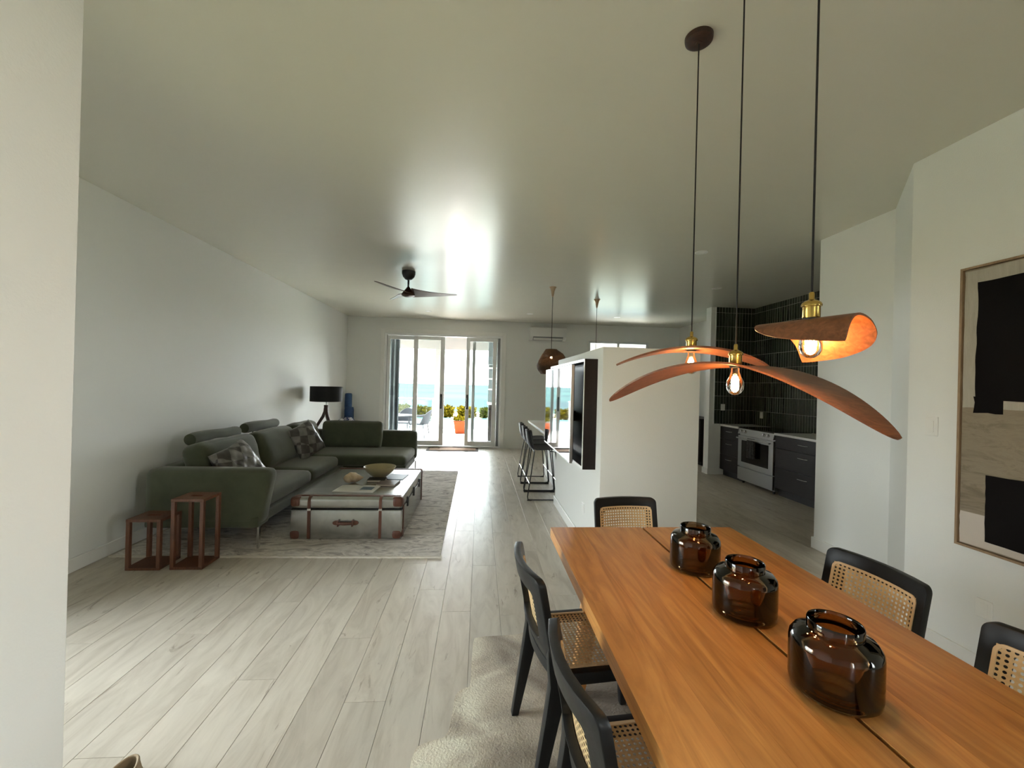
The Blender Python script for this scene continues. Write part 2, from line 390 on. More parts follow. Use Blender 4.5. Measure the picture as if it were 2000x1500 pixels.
def thing(name, label, cat, loc=(0, 0, 0), rotz=0.0, group=None):
    o = bpy.data.objects.new(name, None); C.objects.link(o); o.empty_display_size = 0.1
    o.location = loc; o.rotation_euler = (0, 0, rotz)
    return tag(o, label, cat, group)
def part(parent, name, mb, mat, world=True, label=None, **kw):
    """one mesh under its thing; coordinates are the world's unless world=False (then the thing's own)"""
    off = parent_loc(parent) if world else (0, 0, 0)
    o = bpy.data.objects.new(name, mesh_of(mb, name, mat, off=off, **kw)); C.objects.link(o); o.parent = parent
    if label: o['label'] = label
    return o
def parent_loc(o):
    l = Vector(o.location)
    while o.parent: o = o.parent; l += Vector(o.location)
    return l
def solo(name, mb, mat, label=None, cat=None, group=None, kind=None, **kw):
    xs = [v[0] for v in mb.v]; ys = [v[1] for v in mb.v]; zs = [v[2] for v in mb.v]
    loc = ((min(xs) + max(xs)) / 2, (min(ys) + max(ys)) / 2, min(zs))
    o = bpy.data.objects.new(name, mesh_of(mb, name, mat, off=loc, **kw)); C.objects.link(o); o.location = loc
    return tag(o, label, cat, group, kind)
def struct(name, mb, mat, **kw): return solo(name, mb, mat, kind='structure', **kw)
def copy_tree(o, parent=None):
    c = o.copy(); C.objects.link(c)
    if parent: c.parent = parent
    for ch in o.children: copy_tree(ch, c)
    return c
def rot_to(d):  # matrix turning +Z onto d
    return Vector((0, 0, 1)).rotation_difference(Vector(d)).to_matrix().to_4x4()

# ------------------------------------------------------------------ room
H = 2.977; XL = -3.043; YB = 9.846; XR = 2.7245; XA = 3.259; XK = 4.87; XRB = 4.79
YN = -2.6      # wall behind the camera
T = 0.16
# floor: slab below, planks as parts
fl = struct('floor', MB().box(XL - T, 5.1, YN - T, YB + 0.16, -0.12, -0.012), 'slab', smooth=0)
PW, PL, GAP = 0.19, 1.52, 0.0016
def plank_mesh(w, l):
    k = (round(w, 3), round(l, 3))
    if k not in plank_cache:
        plank_cache[k] = mesh_of(MB().box(GAP / 2, w - GAP / 2, GAP / 2, l - GAP / 2, -0.012, 0.0), 'plank', 'pale_oak', smooth=0, bevel=0.0007, seg=1)
    return plank_cache[k]
plank_cache = {}
rest = MB(); cand = []
rng = random.Random(3)
x = XL - 0.02; row = 0
offs = [0.0, 0.55, 1.1, 0.3, 0.85, 1.35, 0.2, 0.7]
while x < 5.0:
    y = YN - offs[row % 8] - rng.choice([0, 0.12, 0.2])
    while y < YB:
        y0, y1 = max(y, YN), min(y + PL, YB)
        if y1 - y0 > 0.03:
            hidden = (y1 < 0.9) or (x > 1.9 and y1 < 2.4) or (x > 3.3 and y1 < 4.2) or (x < -0.9 and y1 < 1.3) or (-3.0 < x < -0.6 and 3.75 < y0 and y1 < 7.1) or (1.0 < x < 1.6 and 3.4 < y0 and y1 < 5.2) or (x > 4.35)
            cand.append((hidden, x, y0, y1))
        y += PL
    x += PW; row += 1
cand_vis = sorted([c for c in cand if not c[0]], key=lambda c: c[2])
for i, (hd, px, y0, y1) in enumerate(cand_vis[:300]):
    o = bpy.data.objects.new('plank', plank_mesh(PW, y1 - y0)); C.objects.link(o); o.parent = fl
    o.location = Vector((px, y0, 0)) - Vector(fl.location)
for (hd, px, y0, y1) in [c for c in cand if c[0]] + cand_vis[300:]:
    rest.box(px + GAP / 2, px + PW - GAP / 2, y0 + GAP / 2, y1 - GAP / 2, -0.012, 0.0)
o = part(fl, 'plank_field', rest, 'pale_oak', smooth=0); o['kind'] = 'stuff'

struct('ceiling', MB().box(XL - T, 5.1, YN - T, YB + T, H, H + 0.15), 'ceiling_paint', smooth=0)
LY0, LY1, LZ0, LZ1 = 1.12, 2.70, 0.06, 1.95   # glazed side door, hidden from here by the near wall
struct('wall_left', MB().box(XL - T, XL, YN - T, LY0, -0.12, H).box(XL - T, XL, LY1, YB + T, -0.12, H).box(XL - T, XL, LY0, LY1, LZ1, H).box(XL - T, XL, LY0, LY1, -0.12, LZ0), 'wall_paint', smooth=0)
d2 = bpy.data.objects.new('door_2', None); C.objects.link(d2); d2.location = (XL - 0.08, (LY0 + LY1) / 2, LZ0); tag(d2, kind='structure')
_fm = MB(); _e = 0.07
_fm.box(XL - 0.11, XL - 0.05, LY0, LY1, LZ0, LZ0 + _e).box(XL - 0.11, XL - 0.05, LY0, LY1, LZ1 - _e, LZ1)
for _y in (LY0, (LY0 + LY1 - _e) / 2, LY1 - _e): _fm.box(XL - 0.11, XL - 0.05, _y, _y + _e, LZ0 + _e, LZ1 - _e)
part(d2, 'door_frame', _fm, 'white_vinyl', smooth=0)
for _a, _b in ((LY0 + _e, (LY0 + LY1 - _e) / 2), ((LY0 + LY1 + _e) / 2, LY1 - _e)):
    part(d2, 'glass_pane', MB().box(XL - 0.083, XL - 0.077, _a, _b, LZ0 + _e, LZ1 - _e), 'window_glass', smooth=0)
portal('portal_side_door', (XL - 0.02, (LY0 + LY1) / 2, (LZ0 + LZ1) / 2), (0, R(-90), 0), 1.85, 1.55)
DX0, DX1, DZ = -2.205, 0.505, 2.63      # sliding door opening
WX0, WX1, WZ0, WZ1 = 2.56, 4.03, 1.95, 2.60   # kitchen window
wb = MB()
wb.box(XL, DX0, YB, YB + T, -0.12, H); wb.box(DX0, DX1, YB, YB + T, DZ, H); wb.box(DX1, WX0, YB, YB + T, -0.12, H)
wb.box(WX0, WX1, YB, YB + T, WZ1, H); wb.box(WX0, WX1, YB, YB + T, -0.12, WZ0); wb.box(WX1, 5.1, YB, YB + T, -0.12, H)
struct('wall_back', wb, 'wall_paint', smooth=0)
RY0, RY1, RZ0, RZ1 = -2.1, -0.5, 0.60, 2.40   # unseen window, added behind the viewer to brighten the near left wall
struct('wall_right_near', MB().box(XR, XR + 0.3, YN - T, RY0, -0.12, H).box(XR, XR + 0.3, RY1, 2.476, -0.12, H).box(XR, XR + 0.3, RY0, RY1, RZ1, H).box(XR, XR + 0.3, RY0, RY1, -0.12, RZ0), 'wall_paint', smooth=0)
w3 = bpy.data.objects.new('added_window', None); C.objects.link(w3); w3.location = (XR + 0.15, (RY0 + RY1) / 2, RZ0); tag(w3, kind='structure')
_fm = MB(); _e = 0.06
_fm.box(XR + 0.12, XR + 0.18, RY0, RY1, RZ0, RZ0 + _e).box(XR + 0.12, XR + 0.18, RY0, RY1, RZ1 - _e, RZ1)
for _y in (RY0, (RY0 + RY1 - _e) / 2, RY1 - _e): _fm.box(XR + 0.12, XR + 0.18, _y, _y + _e, RZ0 + _e, RZ1 - _e)
part(w3, 'window_frame', _fm, 'white_vinyl', smooth=0)
for _a, _b in ((RY0 + _e, (RY0 + RY1 - _e) / 2), ((RY0 + RY1 + _e) / 2, RY1 - _e)):
    part(w3, 'pane', MB().box(XR + 0.147, XR + 0.153, _a, _b, RZ0 + _e, RZ1 - _e), 'window_glass', smooth=0)
portal('portal_added_window', (XR + 0.1, (RY0 + RY1) / 2, (RZ0 + RZ1) / 2), (0, R(90), 0), 1.8, 1.6)
struct('wall_right_diagonal', MB().prism([(XR, 2.476), (XR + 0.3, 2.476), (XA + 0.3, 3.095), (XA, 3.095)], -0.12, H), 'wall_paint', smooth=0)
struct('wall_right_far', MB().box(XA, 5.1, 3.095, 3.83, -0.12, H), 'wall_paint', smooth=0)
wkr = struct('wall_kitchen_right', MB().box(XK - 0.0062, 5.1, 3.83, 7.18, -0.12, H), 'grout', smooth=0)
struct('wall_right_back', MB().box(XRB, 5.1, 7.34, YB, -0.12, H), 'wall_paint', smooth=0)
wkb = struct('wall_kitchen_return', MB().box(4.075, 5.1, 7.18, 7.34, -0.12, H), 'wall_paint', smooth=0)
# half-height wall that carries the television
PX0, PX1, PY0, PY1, PZ = 0.9875, 1.81, 3.335, 5.28, 1.827
struct('wall_partition', MB().box(PX0, PX1, PY0, PY1, -0.12, PZ), 'wall_paint', bevel=0.006, smooth=30)
struct('wall_left_near', MB().box(-1.05, -0.8925, -0.4, 1.0, -0.12, H), 'wall_paint', bevel=0.008, smooth=30)
# wall behind the camera with its window
FX0, FX1, FZ0, FZ1 = 0.68, 0.98, 0.10, 2.20
wf = MB()
wf.box(XL, FX0, YN - T, YN, -0.12, H); wf.box(FX1, XR, YN - T, YN, -0.12, H); wf.box(FX0, FX1, YN - T, YN, FZ1, H); wf.box(FX0, FX1, YN - T, YN, -0.12, FZ0)
struct('wall_front', wf, 'wall_paint', smooth=0)
w2 = bpy.data.objects.new('window_2', None); C.objects.link(w2); w2.location = (0.8, YN - 0.08, FZ0); tag(w2, kind='structure')
fm = MB(); e = 0.06
fm.box(FX0, FX1, YN - 0.11, YN - 0.05, FZ0, FZ0 + e); fm.box(FX0, FX1, YN - 0.11, YN - 0.05, FZ1 - e, FZ1)
for xx in (FX0, FX1 - e): fm.box(xx, xx + e, YN - 0.11, YN - 0.05, FZ0 + e, FZ1 - e)
part(w2, 'window_frame', fm, 'white_vinyl', smooth=0)
for a, b_ in ((FX0 + e, FX1 - e),):
    part(w2, 'pane', MB().box(a, b_, YN - 0.083, YN - 0.077, FZ0 + e, FZ1 - e), 'window_glass', smooth=0)
portal('portal_window_front', (0.8, YN - 0.02, 1.2), (R(90), 0, 0), 0.30, 2.1)

# baseboards
BH, BT = 0.105, 0.016
def base(name, mb): struct(name, mb, 'trim_paint', bevel=0.003, seg=1, smooth=30)
base('baseboard_left', MB().box(XL, XL + BT, LY1, YB, 0, BH))
base('baseboard_back', MB().box(XL + BT, DX0 - 0.09, YB - BT, YB, 0, BH).box(DX1 + 0.09, XRB, YB - BT, YB, 0, BH))
base('baseboard_partition', MB().box(PX0 - BT, PX0, PY0 - BT, PY1 + BT, 0, BH).box(PX0, PX1, PY0 - BT, PY0, 0, BH).box(PX1, PX1 + BT, PY0 - BT, PY1, 0, BH))
base('baseboard_right', MB().box(XR - BT, XR, YN, 2.476, 0, BH).box(XA - BT, XA, 3.095, 3.83 + BT, 0, BH).box(XA, 4.2, 3.83, 3.83 + BT, 0, BH))
base('baseboard_diagonal', MB().prism([(XR - BT, 2.476), (XR, 2.476), (XA, 3.095), (XA - BT, 3.095)], 0, BH))
base('baseboard_kitchen', MB().box(4.075 - BT, 4.075, 7.18 - BT, 7.34 + BT, 0, BH).box(4.075, 4.26, 7.18 - BT, 7.18, 0, BH))
base('baseboard_near', MB().box(-1.05, -0.8925, 1.0, 1.0 + BT, 0, BH))

# kitchen wall tiles: stacked slim tiles, each with its own edges
TWd, THt, TG = 0.054, 0.247, 0.0045
tile_me = mesh_of(MB().box(0, TWd - TG, -0.0045, 0.004, 0, THt - TG), 'tile', 'tile_glaze', smooth=30, bevel=0.0015, seg=1)
tile_top = mesh_of(MB().box(0, TWd - TG, -0.0045, 0.004, 0, 0.10), 'tile', 'tile_glaze', smooth=30, bevel=0.0015, seg=1)
tz0 = 0.905
rows_t = 8
def lay(wall, fn, cols, limit):
    n = 0; left = MB()
    for cidx in cols:
        for rr in range(rows_t + 1):
            z = tz0 + rr * THt
            hgt = min(THt, H - z)
            if hgt < 0.03: continue
            jit = 0.0012 * math.sin(cidx * 12.9 + rr * 4.1)
            if n < limit:
                o = bpy.data.objects.new('tile', tile_me if hgt > THt - 0.01 else tile_top); C.objects.link(o); o.parent = wall
                lx, ly, rz = fn(cidx * TWd, jit)
                o.location = Vector((lx, ly, z)) - Vector(wall.location); o.rotation_euler = (0, 0, rz)
                if hgt <= THt - 0.01: o.scale = (1, 1, (hgt - 0.002) / 0.10)
                n += 1
            else:
                lx, ly, rz = fn(cidx * TWd, 0)
                left.box(lx - 0.0045, lx + 0.004, ly - (TWd - TG), ly, z, z + hgt - TG)
    if left.v:
        q = part(wall, 'tile_field', left, 'tile_glaze', smooth=0); q['kind'] = 'stuff'
lay(wkb, lambda s_, j: (4.165 + s_, 7.18 - 0.010 + j, 0), range(0, int((XK - 4.165) / TWd)), 300)
part(wkb, 'grout_bed', MB().box(4.163, XK - 0.0065, 7.168, 7.18, tz0 - 0.005, H), 'grout', smooth=0)
part(wkb, 'tile_edge_strip', MB().box(4.150, 4.163, 7.166, 7.18, tz0 - 0.005, H), 'white_vinyl', smooth=0)
lay(wkr, lambda s_, j: (XK - 0.004 + j, 7.168 - s_, -PI / 2), range(0, 54), 300)

# outlets on the tiles and walls
def plate(name, label, mb_plate, mb_in, cat='outlet', mat='plate_white'):
    c = Vector((0, 0, 0))
    for v in mb_plate.v: c += Vector(v)
    c /= len(mb_plate.v)
    t = thing(name, label, cat, tuple(c))
    part(t, 'cover_plate', mb_plate, mat, bevel=0.002, seg=1)
    part(t, 'insert', mb_in, mat, bevel=0.001, seg=1)
    return t
plate('wall_outlet', 'white power outlet on the tiles left of the range', MB().box(4.28, 4.355, 7.157, 7.165, 1.14, 1.255), MB().box(4.30, 4.335, 7.154, 7.158, 1.16, 1.235))
plate('wall_outlet', 'white power outlet on the tiles above the range', MB().box(XK - 0.018, XK - 0.010, 6.86, 6.935, 1.03, 1.145), MB().box(XK - 0.021, XK - 0.017, 6.88, 6.915, 1.05, 1.125))
plate('wall_outlet', 'white power outlet low on the television wall above the baseboard', MB().box(PX0 - 0.009, PX0, 3.80, 3.875, 0.335, 0.42), MB().box(PX0 - 0.012, PX0 - 0.008, 3.82, 3.855, 0.35, 0.405))
plate('wall_outlet', 'pale power outlet low on the wall under the painting', MB().box(XR - 0.008, XR, 2.01, 2.085, 0.315, 0.415), MB().box(XR - 0.011, XR - 0.007, 2.03, 2.065, 0.335, 0.395), mat='trim_paint')
plate('light_switch', 'white rocker light switch on the wall beside the painting', MB().box(XR - 0.008, XR, 2.295, 2.368, 1.258, 1.372), MB().box(XR - 0.012, XR - 0.007, 2.315, 2.348, 1.28, 1.35), 'switch')
plate('light_switch', 'small white light switch on the far wall left of the sliding door', MB().box(-2.66, -2.585, YB - 0.008, YB, 1.11, 1.225), MB().box(-2.64, -2.605, YB - 0.012, YB - 0.007, 1.13, 1.205), 'switch')

# ------------------------------------------------------------------ sliding door
tr = MB(); cw = 0.085
tr.box(DX0 - cw, DX0, YB - 0.018, YB, 0, DZ + cw); tr.box(DX1, DX1 + cw, YB - 0.018, YB, 0, DZ + cw); tr.box(DX0, DX1, YB - 0.018, YB, DZ, DZ + cw)
struct('trim_1', tr, 'trim_paint', bevel=0.003, seg=1, smooth=30)
d1 = bpy.data.objects.new('door_1', None); C.objects.link(d1); d1.location = (-0.85, YB + 0.08, 0); tag(d1, kind='structure')
fm = MB(); g = 0.045
fm.box(DX0, DX0 + g, YB + 0.005, YB + T, 0, DZ); fm.box(DX1 - g, DX1, YB + 0.005, YB + T, 0, DZ); fm.box(DX0 + g, DX1 - g, YB + 0.005, YB + T, DZ - g, DZ); fm.box(DX0 + g, DX1 - g, YB + 0.005, YB + T, 0, 0.035)
part(d1, 'door_frame', fm, 'white_vinyl', bevel=0.003, seg=1, smooth=30)
part(d1, 'track_gasket', MB().box(DX1 - 0.10, DX1 - g, YB + 0.09, YB + 0.10, 0.035, DZ - g).box(DX0 + g, DX0 + g + 0.012, YB + 0.02, YB + 0.03, 0.035, DZ - g), 'grey_vinyl', smooth=0)
def slider(x0, x1, y, name, sw=0.09, handle=None, mat='white_vinyl'):
    m_ = MB(); z0, z1 = 0.04, DZ - 0.05
    m_.box(x0, x0 + sw, y, y + 0.045, z0, z1); m_.box(x1 - sw, x1, y, y + 0.045, z0, z1)
    m_.box(x0 + sw, x1 - sw, y, y + 0.045, z0, z0 + 0.11); m_.box(x0 + sw, x1 - sw, y, y + 0.045, z1 - 0.085, z1)
    pn = part(d1, name, m_, mat, bevel=0.004, seg=1, smooth=30)
    part(pn, 'glass_pane', MB().box(x0 + sw, x1 - sw, y + 0.019, y + 0.026, z0 + 0.11, z1 - 0.085), 'window_glass', smooth=0)
    if handle:
        hx = handle
        h_ = MB().tube([(hx, y, 0.94), (hx, y - 0.045, 0.955), (hx, y - 0.05, 1.05), (hx, y - 0.045, 1.145), (hx, y, 1.16)], 0.012, 8)
        h_.box(hx - 0.022, hx + 0.022, y - 0.006, y, 0.90, 1.24)
        part(pn, 'handle', h_, 'rubber_black')
slider(DX0 + g, -1.46, YB + 0.095, 'fixed_panel', 0.06)
slider(-1.55, -0.83, YB + 0.035, 'sliding_panel', 0.10, -0.895)
slider(-0.335, 0.375, YB + 0.035, 'sliding_panel', 0.085, -0.29)
slider(-0.19, DX1 - g, YB + 0.095, 'fixed_panel', 0.07)
portal('portal_door', (-0.85, YB + 0.02, 1.31), (R(-90), 0, 0), 2.6, 2.55)

# kitchen window
w1 = bpy.data.objects.new('window_1', None); C.objects.link(w1); w1.location = ((WX0 + WX1) / 2, YB + 0.08, WZ0); tag(w1, kind='structure')
fm = MB(); e = 0.05
fm.box(WX0, WX1, YB + 0.03, YB + 0.10, WZ0, WZ0 + e); fm.box(WX0, WX1, YB + 0.03, YB + 0.10, WZ1 - e, WZ1)
for xx in (WX0, (WX0 + WX1) / 2 - e / 2, WX1 - e): fm.box(xx, xx + e, YB + 0.03, YB + 0.10, WZ0 + e, WZ1 - e)
part(w1, 'window_frame', fm, 'white_vinyl', smooth=0)
fm = MB(); cw2 = 0.04
fm.box(WX0 - cw2, WX1 + cw2, YB - 0.015, YB, WZ1, WZ1 + cw2); fm.box(WX0 - cw2, WX1 + cw2, YB - 0.015, YB, WZ0 - cw2, WZ0); fm.box(WX0 - cw2, WX0, YB - 0.015, YB, WZ0, WZ1); fm.box(WX1, WX1 + cw2, YB - 0.015, YB, WZ0, WZ1)
part(w1, 'window_casing', fm, 'trim_paint', smooth=0)
for a, b_ in ((WX0 + e, (WX0 + WX1) / 2 - e / 2), ((WX0 + WX1) / 2 + e / 2, WX1 - e)):
    part(w1, 'pane', MB().box(a, b_, YB + 0.062, YB + 0.068, WZ0 + e, WZ1 - e), 'window_glass', smooth=0)
portal('portal_window', ((WX0 + WX1) / 2, YB + 0.01, (WZ0 + WZ1) / 2), (R(-90), 0, 0), 1.45, 0.63)

# ------------------------------------------------------------------ dining table
TX0, TX1, TY0, TY1, TZ = 0.393, 1.387, 0.02, 2.206, 0.75
TBT = 0.052
tb = thing('dining_table', 'long oak dining table with a dark slit down the middle of its top', 'table', ((TX0 + TX1) / 2, (TY0 + TY1) / 2, 0))
mid0, mid1 = 0.884, 0.896
for xa, xb in ((TX0, mid0), (mid1, TX1)):
    ws = [0.13, 0.09, 0.115, 0.08]; ws = [w / sum(ws) * (xb - xa) for w in ws]
    q = xa
    for i, w in enumerate(ws):
        m_ = MB().box(0, w, 0, TY1 - TY0, 0, TBT)
        o = bpy.data.objects.new('board', mesh_of(m_, 'board', 'table_oak', bevel=0.0004, seg=1, smooth=30)); C.objects.link(o); o.parent = tb
        o.location = Vector((q, TY0, TZ - TBT)) - Vector(tb.location)
        q += w
part(tb, 'centre_rail', MB().box(0.80, 0.98, TY0 + 0.15, TY1 - 0.15, TZ - TBT - 0.05, TZ - TBT - 0.001), 'table_oak', bevel=0.003, seg=1)
for yy in (TY0 + 0.28, TY1 - 0.28):
    part(tb, 'cross_rail', MB().box(TX0 + 0.10, TX1 - 0.10, yy - 0.05, yy + 0.05, TZ - TBT - 0.075, TZ - TBT - 0.0505), 'table_oak', bevel=0.003, seg=1)
    for sx, xx in ((-1, TX0 + 0.17), (1, TX1 - 0.17)):
        a = [(xx - 0.045, yy - 0.04), (xx + 0.045, yy - 0.04), (xx + 0.045, yy + 0.04), (xx - 0.045, yy + 0.04)]
        k = sx * 0.06; ky = 0.08 if yy > 1 else -0.08
        m_ = MB().add([(p_[0] + k * 0.9, p_[1] + ky, 0) if 0 else (xx + (p_[0] - xx) * 0.7 + k, yy + (p_[1] - yy) * 0.7 + ky, 0) for p_ in a] + [(p_[0], p_[1], TZ - TBT - 0.0755) for p_ in a],
                      [(3, 2, 1, 0), (4, 5, 6, 7)] + [(i, (i + 1) % 4, (i + 1) % 4 + 4, i + 4) for i in range(4)])
        part(tb, 'leg', m_, 'table_oak', bevel=0.004, seg=2)

# ------------------------------------------------------------------ dining chairs (local: faces +Y)
def post_y(z):  # rear post profile: foot kicks back, back rakes back
    return -0.21 - (0.41 - z) / 0.41 * 0.075 if z < 0.41 else -0.21 - (z - 0.41) / 0.38 * 0.075
def back_pt(u, z, dy=0.0):
    return Vector((u * 0.205, post_y(z) - 0.040 * (1 - u * u) * min(1, max(0, (z - .41) / .1)) + dy, z))
def rrect(x0, x1, z0, z1, r, n=6, per=6):
    pts = []
    for cx, cz, a0 in ((x1 - r, z1 - r, 0), (x0 + r, z1 - r, 90), (x0 + r, z0 + r, 180), (x1 - r, z0 + r, 270)):
        for i in range(n + 1):
            a = R(a0 + 90 * i / n); pts.append((cx + r * math.cos(a), cz + r * math.sin(a)))
    out = []
    k = len(pts)
    for i in range(k):
        a, b2 = pts[i], pts[(i + 1) % k]
        out.append(a)
        if math.hypot(b2[0] - a[0], b2[1] - a[1]) > 0.05:
            for j in range(1, per): out.append((a[0] + (b2[0] - a[0]) * j / per, a[1] + (b2[1] - a[1]) * j / per))
    return out
def ring_frame(outer, inner, fn, th):
    """ring between two outlines, mapped by fn(x, z, offset)"""
    n = len(outer); m_ = MB(); vs = []
    for off in (0.0, th):
        for lo in (outer, inner):
            vs += [fn(a, b_, off) for a, b_ in lo]
    O0, I0, O1, I1 = 0, n, 2 * n, 3 * n; fs = []
    for i in range(n):
        j = (i + 1) % n
        fs += [(O0 + i, O0 + j, I0 + j, I0 + i), (O1 + j, O1 + i, I1 + i, I1 + j), (O0 + j, O0 + i, O1 + i, O1 + j), (I0 + i, I0 + j, I1 + j, I1 + i)]
    return m_.add(vs, fs)
def cane_sheet(x0, x1, z0, z1, pitch, fn):
    nx = max(2, round((x1 - x0) / pitch)); nz = max(2, round((z1 - z0) / pitch)); dx = (x1 - x0) / nx; dz = (z1 - z0) / nz
    idx = {}; vs = []; fs = []
    def V(a, b_):
        k = (round(a, 5), round(b_, 5))
        if k not in idx: idx[k] = len(vs); vs.append(fn(a, b_))
        return idx[k]
    for i in range(nx):
        for j in range(nz):
            cx, cz = x0 + (i + .5) * dx, z0 + (j + .5) * dz
            sq = [(-.5, -.5), (0, -.5), (.5, -.5), (.5, 0), (.5, .5), (0, .5), (-.5, .5), (-.5, 0)]
            so = [V(cx + a * dx, cz + b_ * dz) for a, b_ in sq]
            si = []
            for k in range(8):
                a = R(-135 + 45 * k); vs.append(fn(cx + math.cos(a) * dx * 0.29, cz + math.sin(a) * dz * 0.29)); si.append(len(vs) - 1)
            for k in range(8): fs.append((so[k], so[(k + 1) % 8], si[(k + 1) % 8], si[k]))
    return MB().add(vs, fs)
def make_chair():
    t = thing('dining_chair', 'x', 'chair', group='cane dining chairs around the oak table')
    L = dict(world=False)
    zb, zt = 0.475, 0.79
    fn = lambda a, b_, o_: back_pt(a / 0.205, b_, -0.012 + o_)
    outer = rrect(-0.205, 0.205, zb, zt, 0.028); inner = rrect(-0.142, 0.142, zb + 0.066, zt - 0.075, 0.022)
    part(t, 'back_frame', ring_frame(outer, inner, fn, 0.030), 'black_oak', bevel=0.004, seg=2, smooth=40, **L)
    o2 = rrect(-0.172, 0.172, zb + 0.043, zt - 0.051, 0.025); i2 = rrect(-0.163, 0.163, zb + 0.052, zt - 0.06, 0.02)
    part(t, 'back_beading', ring_frame(o2, i2, lambda a, b_, o_: back_pt(a / 0.205, b_, 0.0185 + o_), 0.005), 'cane_bead', smooth=40, **L)
    part(t, 'cane_panel', cane_sheet(-0.168, 0.168, zb + 0.047, zt - 0.055, 0.0165, lambda a, b_: back_pt(a / 0.205, b_, 0.0205)), 'cane', smooth=0, **L)
    # seat
    so = rrect(-0.215, 0.215, -0.215, 0.245, 0.03); si = rrect(-0.178, 0.178, -0.178, 0.205, 0.02)
    part(t, 'seat_frame', ring_frame(so, si, lambda a, b_, o_: Vector((a, b_, 0.405 + o_)), 0.045), 'black_oak', bevel=0.004, seg=2, smooth=40, **L)
    sb = rrect(-0.186, 0.186, -0.186, 0.213, 0.022); sb2 = rrect(-0.176, 0.176, -0.176, 0.203, 0.018)
    part(t, 'seat_beading', ring_frame(sb, sb2, lambda a, b_, o_: Vector((a, b_, 0.4485 + o_)), 0.004), 'cane_bead', smooth=40, **L)
    part(t, 'cane_seat', cane_sheet(-0.179, 0.179, -0.179, 0.206, 0.0165, lambda a, b_: Vector((a, b_, 0.447))), 'cane', smooth=0, **L)
    # lower back rail, bowed
    part(t, 'back_rail', MB().slab(12, 1, lambda u, v, s_: back_pt(2 * u - 1, 0.462 + 0.034 * v, -0.012 + 0.024 * s_) if 0 else Vector(((2 * u - 1) * 0.19, post_y(0.46) - 0.028 * (1 - (2 * u - 1) ** 2) - 0.012 + 0.022 * s_, 0.425 + 0.045 * v))), 'black_oak', bevel=0.003, seg=1, smooth=40, **L)
    for sx in (-1, 1):
        # rear leg and back post in one, tapering to foot and top
        prof = [(0.0, 0.016, 0.016), (0.30, 0.020, 0.028), (0.41, 0.021, 0.034), (0.50, 0.017, 0.022), (0.56, 0.010, 0.010), (0.70, 0.008, 0.008)]
        vs = []; fs = []
        for z, hw, hd in prof:
            yy = post_y(z); xx = sx * (0.200 if z < 0.5 else 0.188)
            vs += [(xx - hw, yy - hd, z), (xx + hw, yy - hd, z), (xx + hw, yy + hd, z), (xx - hw, yy + hd, z)]
        for i in range(len(prof) - 1):
            for j in range(4): fs.append((4 * i + j, 4 * i + (j + 1) % 4, 4 * i + 4 + (j + 1) % 4, 4 * i + 4 + j))
        fs += [(3, 2, 1, 0), tuple(4 * (len(prof) - 1) + j for j in range(4))]
        part(t, 'leg', MB().add(vs, fs), 'black_oak', bevel=0.004, seg=2, smooth=35, **L)
        vs = []
        for z, hw, dy in ((0.0, 0.015, 0.02), (0.404, 0.022, 0.0)):
            xx = sx * 0.188; yy = 0.212 + dy
            vs += [(xx - hw, yy - hw, z), (xx + hw, yy - hw, z), (xx + hw, yy + hw, z), (xx - hw, yy + hw, z)]
        part(t, 'leg', MB().add(vs, [(3, 2, 1, 0), (4, 5, 6, 7)] + [(i, (i + 1) % 4, (i + 1) % 4 + 4, i + 4) for i in range(4)]), 'black_oak', bevel=0.004, seg=2, smooth=35, **L)
    return t
chair0 = make_chair()
def heading(hx, hy): return math.atan2(hy, hx) - PI / 2
chair_spots = [
    ((0.500, 1.735), heading(math.cos(R(6)), math.sin(R(6))), 'black dining chair with cane back on the open floor side, further from the viewer'),
    ((0.545, 1.105), heading(math.cos(R(5)), math.sin(R(5))), 'black dining chair with cane back on the open floor side, nearest the bottom edge'),
    ((1.370, 1.600), heading(-0.997, -0.075), 'black dining chair on the painting side, its whole cane back in view'),
    ((1.362, 0.995), heading(-0.997, -0.075), 'black dining chair on the painting side, cut off by the right edge'),
    ((0.962, 2.335), heading(0.075, -0.997), 'black dining chair at the head of the table, in front of the television wall'),
]
for i, ((cx, cy), rz, lab) in enumerate(chair_spots):
    o = chair0 if i == 0 else copy_tree(chair0)
    o.location = (cx, cy, 0.0046); o.rotation_euler = (0, 0, rz); o['label'] = lab

# ------------------------------------------------------------------ glass vases
prof = [(0.0, 0.006), (0.070, 0.006), (0.086, 0.004), (0.096, 0.014), (0.098, 0.03), (0.098, 0.118), (0.096, 0.132), (0.086, 0.146), (0.066, 0.152), (0.060, 0.155), (0.060, 0.178), (0.0585, 0.1805), (0.056, 0.178), (0.056, 0.156), (0.062, 0.149), (0.084, 0.141), (0.091, 0.129), (0.093, 0.116), (0.093, 0.032), (0.088, 0.022), (0.05, 0.016), (0.0, 0.020)]
prof[0] = (0.00001, 0.004); prof[-1] = (0.00001, 0.020)
vase_me = mesh_of(MB().lathe(prof, n=56), 'glass_vase', 'amber_glass', smooth=60)
for (x, y), sc, lab in (((0.918, 1.700), 1.0, 'smoky brown glass vase furthest along the table, by its head'), ((0.905, 1.350), 1.0, 'smoky brown glass vase in the middle of the three'), ((0.905, 0.990), 1.0, 'smoky brown glass vase nearest the viewer, largest of the three in view')):
    o = bpy.data.objects.new('glass_vase', vase_me); C.objects.link(o); o.location = (x, y, TZ - 0.0035); o.scale = (sc, sc, sc)
    tag(o, lab, 'vase', 'glass vases on the dining table')

